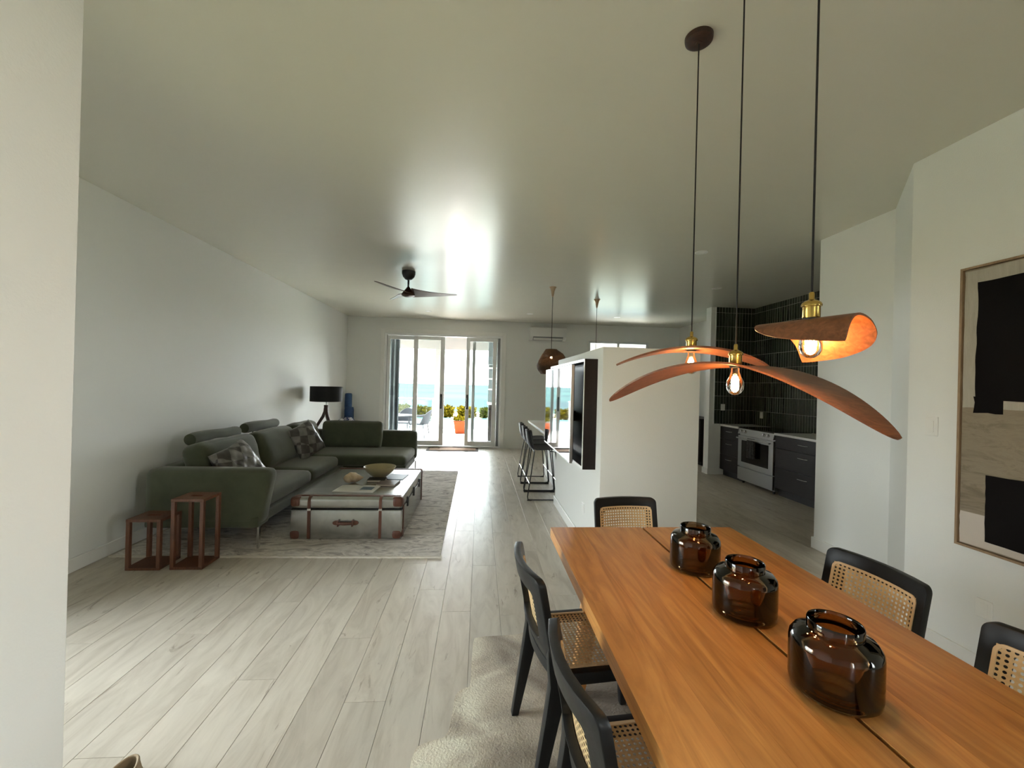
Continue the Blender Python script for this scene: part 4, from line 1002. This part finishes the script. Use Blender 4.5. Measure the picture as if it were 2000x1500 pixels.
part(t, 'sleeve', MB().lathe([(0.0002, 0.0), (0.095, 0.003), (0.102, 0.03), (0.100, 0.85), (0.092, 0.90), (0.086, 0.91)], (-2.90, 9.64, 0), 28), 'mat_blue', smooth=50)
part(t, 'roll', MB().lathe([(0.074, 0.88), (0.078, 0.92), (0.076, 1.19), (0.065, 1.215), (0.03, 1.222), (0.0002, 1.222)], (-2.925, 9.65, 0), 28), 'mat_blue', smooth=50)
m_ = MB().soft(0.17, 0.13, 0.35, 0.10, 12, loc(-2.84, 9.28, 0.35), wob=0.03, seed=4)
solo('beach_bag', m_, 'beach_print', 'blue and white patterned beach bag behind the sofa back', 'bag', smooth=70)

# ------------------------------------------------------------------ wall cabinet and television
BX0, BX1, BY0, BY1, BZ0, BZ1 = 0.876, PX0, 3.472, 5.16, 0.803, 1.735
t = thing('television_box', 'shallow dark wooden box mounted on the half wall around the television', 'wall box', (BX1, (BY0 + BY1) / 2, BZ0))
tb_ = 0.022
part(t, 'side_panel', MB().box(BX0, BX1 - 0.001, BY0, BY0 + tb_, BZ0, BZ1), 'espresso', smooth=0)
part(t, 'side_panel', MB().box(BX0, BX1 - 0.001, BY1 - tb_, BY1, BZ0, BZ1), 'espresso', smooth=0)
part(t, 'top_panel', MB().box(BX0, BX1 - 0.001, BY0 + tb_, BY1 - tb_, BZ1 - tb_, BZ1), 'espresso', smooth=0)
part(t, 'bottom_panel', MB().box(BX0, BX1 - 0.001, BY0 + tb_, BY1 - tb_, BZ0, BZ0 + tb_), 'espresso', smooth=0)
part(t, 'back_panel', MB().box(BX1 - 0.012, BX1 - 0.001, BY0 + tb_, BY1 - tb_, BZ0 + tb_, BZ1 - tb_), 'black_metal', smooth=0)
ef = 0.004
em = MB().box(BX0 - ef, BX0, BY0, BY0 + tb_, BZ0, BZ1).box(BX0 - ef, BX0, BY1 - tb_, BY1, BZ0, BZ1).box(BX0 - ef, BX0, BY0 + tb_, BY1 - tb_, BZ1 - tb_, BZ1).box(BX0 - ef, BX0, BY0 + tb_, BY1 - tb_, BZ0, BZ0 + tb_)
part(t, 'edge_strip', em, 'plate_white', smooth=0, label='white front edging')
TVX = 0.79
t = thing('television', 'large flat television swung out from the box, mirroring the sea view', 'television', (TVX, 4.285, 0.84))
part(t, 'screen', MB().box(TVX, TVX + 0.006, 3.595, 4.985, 0.845, 1.678), 'tv_screen', smooth=0)
part(t, 'bezel', MB().box(TVX - 0.002, TVX + 0.022, 3.585, 3.595, 0.833, 1.687).box(TVX - 0.002, TVX + 0.022, 4.985, 4.995, 0.833, 1.687).box(TVX - 0.002, TVX + 0.022, 3.595, 4.985, 1.678, 1.687).box(TVX - 0.002, TVX + 0.022, 3.595, 4.985, 0.833, 0.845), 'steel', smooth=0)
part(t, 'rear_housing', MB().box(TVX + 0.006, TVX + 0.03, 3.595, 4.985, 0.845, 1.678).box(TVX + 0.03, TVX + 0.06, 3.85, 4.75, 0.90, 1.40), 'black_metal', bevel=0.004, seg=1)
part(t, 'mount_arm', MB().box(TVX + 0.06, BX1 - 0.012, 4.2, 4.26, 1.15, 1.25).box(TVX + 0.06, BX1 - 0.012, 4.4, 4.46, 1.15, 1.25), 'black_metal', smooth=0)
cb = MB().tube([(0.93, 3.66, 1.64), (0.925, 3.64, 1.60), (0.92, 3.63, 1.5), (0.93, 3.68, 1.45), (0.95, 3.72, 1.40), (0.96, 3.75, 1.2)], 0.006, 8).tube([(0.925, 3.58, 1.66), (0.925, 3.58, 1.50)], 0.008, 8)
part(t, 'cable', cb, 'rubber_black')
m_ = MB()
for k in range(3):
    m_.tube([(0.93 + 0.012 * math.cos(a) + 0.004 * k, 3.62 + 0.05 * math.sin(a) + 0.01 * k, 0.85 + 0.022 * math.cos(a * 2 + k) + 0.012 * k) for a in [2 * PI * j / 14 for j in range(14)]], 0.005, 6, closed=True)
cc = part(t, 'coiled_cable', m_, 'black_metal'); cc['kind'] = 'stuff'

# ------------------------------------------------------------------ peninsula counter and bar stools
t = thing('kitchen_counter', 'kitchen counter with a white top overhanging the bar stools', 'counter', (1.4, 6.2, 0))
part(t, 'countertop', MB().box(0.838, 1.80, PY1 + 0.001, 7.15, 0.868, 0.90), 'quartz', bevel=0.003, seg=2)
part(t, 'cabinet_body', MB().box(1.13, 1.75, PY1 + 0.001, 7.10, 0.0, 0.868), 'trim_paint', bevel=0.003, seg=1)
def make_stool():
    """local: faces +X, floor at z 0"""
    t_ = thing('bar_stool', 'x', 'bar stool', group='bar stools at the kitchen counter')
    L = dict(world=False)
    def fn(u, v, s_):
        b_ = 2 * v - 1
        # profile from front lip (u=0) over the seat up the back (u=1)
        P_ = [(0.205, 0.635), (0.19, 0.650), (0.10, 0.648), (0.0, 0.640), (-0.10, 0.640), (-0.165, 0.662), (-0.198, 0.72), (-0.212, 0.80), (-0.222, 0.875), (-0.226, 0.905)]
        k = u * (len(P_) - 1); i = min(int(k), len(P_) - 2); f_ = k - i
        px = P_[i][0] * (1 - f_) + P_[i + 1][0] * f_; pz = P_[i][1] * (1 - f_) + P_[i + 1][1] * f_
        w = 0.20 + 0.02 * math.sin(PI * min(1, u * 1.6)) - 0.05 * max(0, u - 0.55) / 0.45
        if u > 0.93: w *= 1 - 0.35 * ((u - 0.93) / 0.07) ** 2
        if u < 0.06: w *= 1 - 0.2 * ((0.06 - u) / 0.06) ** 2
        wrap = abs(b_) ** 2.5
        bk = max(0, min(1, (u - 0.4) / 0.3))
        px += 0.055 * wrap * bk; pz += 0.018 * wrap * (1 - bk)
        tg = Vector((P_[i + 1][0] - P_[i][0], 0, P_[i + 1][1] - P_[i][1])).normalized(); nn = Vector((tg.z, 0, -tg.x))
        return Vector((px, w * b_, pz)) - nn * (0.013 * (1 - s_)) * -1
    part(t_, 'seat_shell', MB().slab(30, 12, fn), 'black_leather', smooth=60, **L)
    for sy in (-1, 1):
        pts = [(-0.115, sy * 0.15, 0.632), (-0.155, sy * 0.185, 0.35), (-0.20, sy * 0.213, 0.05), (-0.195, sy * 0.215, 0.016), (-0.165, sy * 0.216, 0.009), (0.19, sy * 0.216, 0.009), (0.225, sy * 0.215, 0.016), (0.232, sy * 0.213, 0.05), (0.20, sy * 0.185, 0.35), (0.165, sy * 0.15, 0.625), (0.10, sy * 0.14, 0.632)]
        part(t_, 'sled_leg', MB().tube(pts, 0.0075, 8), 'black_metal', smooth=60, **L)
        for xx in (-0.175, 0.20):
            part(t_, 'foot_pad', MB().box(xx - 0.03, xx + 0.03, sy * 0.216 - 0.010, sy * 0.216 + 0.010, 0.0, 0.009), 'rubber_black', smooth=0, **L)
    part(t_, 'footrest', MB().tube([(0.213, -0.199, 0.215), (0.213, 0.199, 0.215)], 0.0075, 8), 'chrome', smooth=60, **L)
    part(t_, 'back_stretcher', MB().tube([(-0.176, -0.199, 0.215), (-0.176, 0.199, 0.215)], 0.006, 8), 'chrome', smooth=60, **L)
    part(t_, 'seat_brace', MB().tube([(-0.115, -0.15, 0.630), (-0.115, 0.15, 0.630)], 0.0075, 8).tube([(0.10, -0.14, 0.630), (0.10, 0.14, 0.630)], 0.0075, 8), 'black_metal', smooth=60, **L)
    return t_
st = make_stool()
for i, (y, lab) in enumerate(((5.645, 'black bar stool with sled legs nearest the television wall'), (6.135, 'black bar stool with sled legs between the other two'), (6.625, 'black bar stool with sled legs furthest along the counter'))):
    o = st if i == 0 else copy_tree(st)
    o.location = (0.855, y, 0); o['label'] = lab

# ------------------------------------------------------------------ kitchen run under the tiles
KX = 4.285
def drawer_unit(label, y0, y1, hs):
    t_ = thing('drawer_cabinet', label, 'cabinet', ((KX + XK) / 2, (y0 + y1) / 2, 0), group='dark drawer cabinets beside the range')
    part(t_, 'carcass', MB().box(KX + 0.02, XK - 0.0066, y0, y1, 0.105, 0.868), 'espresso', smooth=0)
    part(t_, 'toe_kick', MB().box(KX + 0.07, XK - 0.05, y0, y1, 0.0, 0.105), 'black_metal', smooth=0)
    z = 0.11
    for h_ in hs:
        d_ = part(t_, 'drawer', MB().box(KX, KX + 0.0195, y0 + 0.002, y1 - 0.002, z + 0.002, z + h_ - 0.002), 'espresso', bevel=0.0015, seg=1)
        ym = (y0 + y1) / 2; zz = z + h_ - 0.075
        part(d_, 'handle', MB().tube([(KX, ym - 0.075, zz), (KX - 0.022, ym - 0.062, zz), (KX - 0.030, ym, zz), (KX - 0.022, ym + 0.062, zz), (KX, ym + 0.075, zz)], 0.0055, 8), 'chrome')
        z += h_
drawer_unit('dark wooden drawer cabinet left of the steel range', 6.622, 7.165, (0.27, 0.27, 0.215))
drawer_unit('dark wooden drawer cabinet right of the steel range', 4.72, 5.775, (0.30, 0.28, 0.175))
drawer_unit('dark wooden drawer cabinet mostly hidden behind the white wall end', 3.86, 4.716, (0.30, 0.28, 0.175))
for lab, y0, y1 in (('pale stone worktop left of the range', 6.622, 7.165), ('pale stone worktop right of the range', 3.86, 5.775)):
    solo('worktop', MB().box(KX - 0.022, XK - 0.012, y0, y1, 0.869, 0.902), 'quartz', lab, 'worktop', bevel=0.003, seg=1)
RY0, RY1 = 5.78, 6.617  # range
t = thing('range_cooker', 'stainless steel slide-in range with a black oven window', 'oven', ((KX + XK) / 2, (RY0 + RY1) / 2, 0))
part(t, 'body', MB().box(KX + 0.012, XK - 0.012, RY0, RY1, 0.045, 0.885), 'steel', smooth=0)
part(t, 'cooktop', MB().box(KX - 0.01, XK - 0.012, RY0 - 0.0, RY1, 0.8855, 0.908), 'black_glass', bevel=0.003, seg=1)
part(t, 'control_panel', MB().prism([(KX - 0.028, 0.795), (KX + 0.012, 0.795), (KX + 0.012, 0.885), (KX - 0.006, 0.885)], RY0 + 0.002, RY1 - 0.002).xf(Matrix(((1, 0, 0, 0), (0, 0, 1, 0), (0, 1, 0, 0), (0, 0, 0, 1)))), 'steel', smooth=0)
for y in (RY0 + 0.105, RY0 + 0.20, RY1 - 0.20, RY1 - 0.105):
    part(t, 'knob', MB().lathe([(0.024, 0), (0.024, 0.006), (0.019, 0.010), (0.017, 0.032), (0.0002, 0.034)], (0, 0, 0), 18).xf(Matrix.Translation((KX - 0.018, y, 0.842)) @ rot_to((-1, 0, 0.25))), 'chrome', smooth=40)
dr = part(t, 'oven_door', MB().box(KX - 0.022, KX + 0.0115, RY0 + 0.004, RY1 - 0.004, 0.275, 0.775), 'steel', bevel=0.003, seg=1)
part(dr, 'oven_window', MB().box(KX - 0.0245, KX - 0.0225, RY0 + 0.10, RY1 - 0.10, 0.355, 0.70), 'black_glass', smooth=0)
part(dr, 'handle', MB().tube([(KX - 0.022, RY0 + 0.06, 0.735), (KX - 0.065, RY0 + 0.06, 0.735)], 0.008, 8).tube([(KX - 0.022, RY1 - 0.06, 0.735), (KX - 0.065, RY1 - 0.06, 0.735)], 0.008, 8).tube([(KX - 0.065, RY0 + 0.03, 0.735), (KX - 0.065, RY1 - 0.03, 0.735)], 0.012, 12), 'steel')
part(t, 'storage_drawer', MB().box(KX - 0.022, KX + 0.0115, RY0 + 0.004, RY1 - 0.004, 0.06, 0.262), 'steel', bevel=0.003, seg=1)
for y in (RY0 + 0.06, RY1 - 0.06):
    for x in (KX + 0.05, XK - 0.08):
        part(t, 'foot', MB().tube([(x, y, 0), (x, y, 0.045)], 0.018, 10), 'rubber_black')
tw = MB().slab(10, 16, lambda u, v, s_: (KX - 0.065 + (0.0145 if v < .5 else -0.0145) * math.cos(PI * min(1, abs(v - .5) * 0 + (1 if abs(v - .5) > .04 else abs(v - .5) / .04))) * -1 * (1 if abs(v - .5) > 0.02 else abs(v - .5) / 0.02) * 1.0 + 0.004 * (s_ - .5) + (0.004 * math.sin(u * 14)) * (1 if v > .5 else 0), 6.14 + u * 0.17, 0.7505 - 0.30 * abs(v - .5) * 2 + 0.004 * s_))
solo('dish_towel', tw, 'towel_dark', 'dark patterned dish towel hanging from the oven handle', 'towel', smooth=60)
# low dark cabinet beyond the tiled return
t = thing('low_cabinet', 'low dark cabinet in the passage beyond the tiled kitchen wall', 'cabinet', (4.62, 8.6, 0))
part(t, 'body', MB().box(4.34, XRB - 0.002, 7.95, 9.3, 0.08, 0.90), 'espresso', bevel=0.003, seg=1)
part(t, 'plinth', MB().box(4.40, XRB - 0.002, 7.98, 9.27, 0.0, 0.08), 'black_metal', smooth=0)
part(t, 'top', MB().box(4.32, XRB - 0.002, 7.93, 9.32, 0.9005, 0.925), 'espresso', bevel=0.002, seg=1)

# ------------------------------------------------------------------ painting
PYL, PYR, PZ0, PZ1 = 2.170, 1.02, 0.672, 2.216
t = thing('painting', 'tall abstract painting of black blocks on taupe in a thin wooden frame', 'painting', (XR, (PYL + PYR) / 2, PZ0))
fx0, fx1 = XR - 0.038, XR - 0.002; fw = 0.012
part(t, 'frame', MB().box(fx0, fx1, PYR, PYL, PZ0, PZ0 + fw).box(fx0, fx1, PYR, PYL, PZ1 - fw, PZ1).box(fx0, fx1, PYL - fw, PYL, PZ0 + fw, PZ1 - fw).box(fx0, fx1, PYR, PYR + fw, PZ0 + fw, PZ1 - fw), 'frame_oak', smooth=0)
cxp = XR - 0.026
part(t, 'canvas', MB().box(cxp, fx1, PYR + fw + 0.003, PYL - fw - 0.003, PZ0 + fw + 0.003, PZ1 - fw - 0.003), 'paint_taupe', smooth=0)
def patch(name, y0, y1, z0, z1, mat, lift, seed):
    pts = []
    for (a, b_), (c_, d_) in (((y0, z0), (y1, z0)), ((y1, z0), (y1, z1)), ((y1, z1), (y0, z1)), ((y0, z1), (y0, z0))):
        n = max(3, int(math.hypot(c_ - a, d_ - b_) / 0.03))
        for i in range(n):
            f_ = i / n; w = 0.0055
            pts.append((a + (c_ - a) * f_ + w * noise.noise(Vector((seed + f_ * 7, a * 9, b_))), b_ + (d_ - b_) * f_ + w * noise.noise(Vector((f_ * 7, seed, c_ * 9)))))
    m2 = MB().prism(pts, 0, 0.0012).xf(Matrix(((0, 0, -1, cxp - lift), (1, 0, 0, 0), (0, 1, 0, 0), (0, 0, 0, 1))))
    part(t, name, m2, mat, smooth=0)
yl, yr = PYL - 0.017, PYR + 0.017
patch('painted_field', yr, yl, 1.44, PZ1 - 0.02, 'paint_cream', 0.0002, 1)
patch('painted_block', 1.20, 2.092, 1.48, 2.125, 'paint_black', 0.0016, 2)
patch('painted_block', 1.968, 2.098, 1.412, 1.50, 'paint_black', 0.0018, 3)
patch('painted_field', yr, yl, PZ0 + 0.018, 0.865, 'paint_blush', 0.0002, 4)
patch('painted_block', 1.30, 2.037, 0.73, 1.085, 'paint_black', 0.0016, 5)

# ------------------------------------------------------------------ slipper at the bottom edge
def slip(u, v, s_):
    a = 2 * PI * v
    k = 1 - 0.10 * u
    return Vector((-1.262 + 0.052 * math.cos(a) * k * (1.0 + 0.1 * math.sin(a)) * (1 - .12 * s_), 1.572 + 0.135 * math.sin(a) * k * (1 - .07 * s_), 0.012 + u * (0.040 + 0.012 * math.sin(a))))
t = thing('slip_on_shoe', 'tan slip-on shoe at the bottom left edge of the floor', 'shoe', (-1.262, 1.572, 0), 0)
part(t, 'sole', MB().prism([(-1.262 + 0.054 * math.cos(a) * (1 + 0.1 * math.sin(a)), 1.572 + 0.138 * math.sin(a)) for a in [2 * PI * i / 36 for i in range(36)]], 0, 0.012), 'suede_tan', bevel=0.003, seg=1)
m_ = MB()
for s_ in (0, 1):
    m_.grid(6, 36, lambda u, v: slip(u, v, s_))
part(t, 'upper', m_, 'suede_tan', smooth=60)
part(t, 'collar', MB().tube([tuple(slip(1, j / 36, 0.5)) for j in range(36)], 0.005, 8, closed=True), 'suede_tan', smooth=60)
part(t, 'insole', MB().prism([(-1.262 + 0.046 * math.cos(a), 1.572 + 0.122 * math.sin(a)) for a in [2 * PI * i / 36 for i in range(36)]], 0.0121, 0.016), 'insole_dark', smooth=0)

# ------------------------------------------------------------------ outdoors
struct('patio', MB().box(-12, 9, YB + T, 15.2, -0.35, -0.15), 'patio_tile', smooth=0)
struct('patio_threshold', MB().box(DX0, DX1, YB + T, YB + T + 0.25, -0.15, -0.01), 'patio_tile', smooth=0)
struct('garden_ground', MB().box(-30, 30, 21.5, 27, -0.6, -0.32), 'lawn', smooth=0)
struct('yard_ground', MB().box(-30, 30, -30, YN - T, -0.6, -0.15).box(-30, XL - T, YN - T, YB + T, -0.6, -0.15).box(5.1, 30, YN - T, YB + T, -0.6, -0.15).box(XR + 0.3, 5.1, YN - T, 2.476, -0.6, -0.15), 'lawn', smooth=0)
solo('pool', MB().box(-20, 20, 15.2, 21.5, -0.6, -0.26), 'pool_water', 'turquoise swimming pool beyond the patio', 'pool', kind='stuff', smooth=0)
solo('sea', MB().box(-3000, 3000, 27, 5500, -14.5, -14), 'sea_water', 'turquoise sea out to the horizon', 'sea', kind='stuff', smooth=0)
struct('porch_ceiling', MB().box(-9, 6, YB + T, 12.3, 2.80, 2.95), 'render_white', smooth=0)
for k in range(10):
    struct('soffit_slat', MB().box(-9, 6, 10.2 + k * 0.18, 10.28 + k * 0.18, 2.775, 2.7995), 'soffit_slat', smooth=0)
struct('porch_beam', MB().box(-9, 6, 11.98, 12.20, 2.455, 2.80), 'render_white', smooth=0)
struct('porch_column', MB().box(-1.275, -1.115, 12.0, 12.16, -0.15, 2.455), 'render_white', bevel=0.006, seg=1)
t = thing('glass_railing', 'glass balustrade with a slim metal handrail beyond the patio table', 'railing', (-4.0, 14.62, -0.15))
part(t, 'handrail', MB().box(-7.5, -1.56, 14.60, 14.64, 0.94, 0.97), 'grey_vinyl', bevel=0.004, seg=1)
for x in (-7.48, -5.6, -3.7, -1.60):
    part(t, 'post', MB().box(x - 0.02, x + 0.02, 14.60, 14.64, -0.15, 0.94), 'grey_vinyl', smooth=0)
for a, b_ in ((-7.46, -5.62), (-5.58, -3.72), (-3.68, -1.62)):
    part(t, 'glass_panel', MB().box(a, b_, 14.615, 14.625, -0.08, 0.90), 'railing_glass', smooth=0)
# pot with a leafy plant
t = thing('potted_plant', 'square terracotta pot with a small leafy plant on the patio', 'potted plant', (-0.62, 14.0, -0.15))
m_ = MB(); a0, a1 = 0.150, 0.200
m_.add([(-0.62 + sx * a0, 14 + sy * a0, -0.15) for sx, sy in ((-1, -1), (1, -1), (1, 1), (-1, 1))] + [(-0.62 + sx * a1, 14 + sy * a1, 0.25) for sx, sy in ((-1, -1), (1, -1), (1, 1), (-1, 1))],
       [(3, 2, 1, 0), (4, 5, 6, 7)] + [(i, (i + 1) % 4, (i + 1) % 4 + 4, i + 4) for i in range(4)])
m_.box(-0.62 - 0.212, -0.62 + 0.212, 14 - 0.212, 14 + 0.212, 0.23, 0.27)
part(t, 'pot', m_, 'terracotta', bevel=0.006, seg=1)
part(t, 'soil', MB().box(-0.80, -0.44, 13.82, 14.18, 0.2705, 0.275), 'soil', smooth=0)
def leaves(n, fx, size, rnd):
    m2 = MB()
    for i in range(n):
        c_ = Vector(fx(rnd)); d_ = Vector((rnd.uniform(-1, 1), rnd.uniform(-1, 1), rnd.uniform(-0.2, 1))).normalized(); s2 = size * rnd.uniform(.6, 1.3)
        sd = d_.orthogonal().normalized() * s2 * 0.32; nn = d_.cross(sd).normalized() * s2 * 0.08
        m2.add([c_, c_ + d_ * s2 * .5 + sd + nn, c_ + d_ * s2, c_ + d_ * s2 * .5 - sd + nn], [(0, 1, 2, 3)])
    return m2
lv = part(t, 'foliage', leaves(240, lambda r_: (-0.62 + r_.uniform(-.2, .2), 14 + r_.uniform(-.2, .2), 0.27 + r_.uniform(0, .10)), 0.09, random.Random(5)), 'leaf_yellow', smooth=0); lv['kind'] = 'stuff'
def hedge_bush(label, xc, w, hgt, seed, mat):
    t_ = thing('hedge_bush', label, 'bush', (xc, 22.3, -0.32), group='low bushes beyond the pool')
    part(t_, 'stem', MB().tube([(xc, 22.3, -0.32), (xc, 22.3, 0.0)], 0.03, 6), 'soil')
    q = part(t_, 'foliage', leaves(1000, lambda r_: (xc + w * r_.uniform(-.40, .40), 22.3 + r_.uniform(-.4, .4), -0.30 + hgt * r_.random() ** 0.8), 0.17, random.Random(seed)), mat, smooth=0); q['kind'] = 'stuff'
for k, (xc, lab, mt) in enumerate(((-5.25, 'yellow-green low bush beyond the pool, leftmost behind the glass railing', 'leaf_yellow'), (-4.10, 'dark green low bush beyond the pool, seen left of the wicker chair', 'leaf_green'),
        (-2.95, 'yellow-green low bush beyond the pool, seen over the wicker chair', 'leaf_yellow'), (-1.80, 'yellow flowering low bush beyond the pool, behind the porch column', 'leaf_yellow'),
        (-0.65, 'yellow flowering low bush beyond the pool, above the terracotta pot', 'leaf_yellow'), (0.50, 'dark green low bush beyond the pool, seen through the right door glass', 'leaf_green'), (1.65, 'yellow-green low bush beyond the pool, rightmost of the row', 'leaf_yellow'))):
    hedge_bush(lab, xc, 1.0, 0.50 + 0.06 * math.sin(k * 2.3), 40 + k, mt)
t = thing('spiky_plant', 'small spiky green plant in front of the glass railing', 'plant', (-1.68, 14.2, -0.15))
part(t, 'planter', MB().lathe([(0.0002, 0), (0.10, 0), (0.14, 0.30), (0.15, 0.30), (0.15, 0.33), (0.0002, 0.32)], (-1.68, 14.2, -0.15), 20), 'render_white', smooth=40)
m_ = MB()
for k in range(22):
    a = k * 2.4; el = 0.35 + 0.9 * ((k * 0.37) % 1)
    d_ = Vector((math.cos(a) * math.cos(el), math.sin(a) * math.cos(el), math.sin(el))); p0 = Vector((-1.68, 14.2, 0.18)); sd = Vector((-math.sin(a), math.cos(a), 0)) * 0.014
    q1 = p0 + d_ * 0.15; q2 = p0 + d_ * 0.27 - Vector((0, 0, 0.04))
    m_.add([p0 - sd * .5, p0 + sd * .5, q1 + sd, q1 - sd, q2], [(0, 1, 2, 3), (3, 2, 4)])
lv = part(t, 'spiky_leaves', m_, 'leaf_green', smooth=0); lv['kind'] = 'stuff'
# patio table and wicker chairs
t = thing('patio_table', 'round grey patio table outside behind the left door glass', 'table', (-2.35, 12.2, -0.15))
part(t, 'table_top', MB().lathe([(0.0002, 0.535), (0.46, 0.535), (0.47, 0.545), (0.47, 0.56), (0.0002, 0.565)], (-2.35, 12.2, 0), 32), 'wicker_grey', smooth=40)
part(t, 'pedestal', MB().lathe([(0.25, -0.15), (0.25, -0.13), (0.04, -0.10), (0.04, 0.535)], (-2.35, 12.2, 0), 20), 'wicker_grey', smooth=40)
def wicker(label, x, y, rz):
    t_ = thing('wicker_chair', label, 'chair', (x, y, -0.15), rz, group='grey wicker patio chairs')
    L = dict(world=False)
    part(t_, 'seat', MB().soft(0.25, 0.24, 0.025, 0.02, 6, loc(0, 0.02, 0.42)), 'wicker_grey', smooth=50, **L)
    part(t_, 'backrest', MB().slab(14, 8, lambda u, v, s_: ((0.27 - 0.02 * s_) * math.sin((u - .5) * 2.6), -0.02 - (0.26 - 0.02 * s_) * math.cos((u - .5) * 2.6) - 0.10 * v, 0.42 + v * (0.42 - 0.20 * abs(2 * u - 1) ** 2))), 'wicker_grey', smooth=50, **L)
    for sx in (-1, 1):
        part(t_, 'arm', MB().tube([(sx * 0.27, 0.22, 0.42), (sx * 0.285, 0.22, 0.62), (sx * 0.285, -0.10, 0.66), (sx * 0.25, -0.2, 0.66)], 0.018, 8), 'wicker_grey', smooth=50, **L)
        for sy, yy in ((1, 0.22), (-1, -0.20)):
            part(t_, 'leg', MB().tube([(sx * 0.22, yy * 0.9, 0.40), (sx * 0.25, yy * 1.25, 0.0)], 0.014, 8), 'wicker_grey', smooth=50, **L)
wicker('grey wicker patio chair seen side-on through the sliding panel', -1.78, 12.75, R(80))
wicker('grey wicker patio chair behind the patio table near the drape', -2.30, 13.05, R(165))
# outdoor drape and grill counter
m_ = MB().slab(40, 1, lambda u, v, s_: (-2.30 + u * 0.38, 10.22 + 0.035 * math.sin(u * 24) + 0.004 * s_, -0.12 + v * 2.88))
solo('outdoor_drape', m_, 'drape_grey', 'dark grey drape hanging outside at the left of the door', 'curtain', smooth=60)
t = thing('outdoor_counter', 'dark outdoor kitchen unit with pale shelves at the right of the door', 'cabinet', (0.75, 10.85, -0.15))
part(t, 'cabinet', MB().box(0.23, 1.3, 10.6, 11.1, -0.15, 0.98), 'espresso', smooth=0)
part(t, 'counter', MB().box(0.20, 1.3, 10.57, 11.1, 0.9805, 1.03), 'quartz', smooth=0)
part(t, 'back_panel', MB().box(0.22, 1.3, 11.07, 11.1, 1.0305, 2.6), 'drape_grey', smooth=0)
for z in (1.35, 1.62, 1.9):
    part(t, 'shelf', MB().box(0.22, 1.3, 10.75, 11.069, z, z + 0.035), 'quartz', smooth=0)
part(t, 'hood', MB().box(0.20, 1.3, 10.6, 11.069, 2.0, 2.6), 'drape_grey', smooth=0)
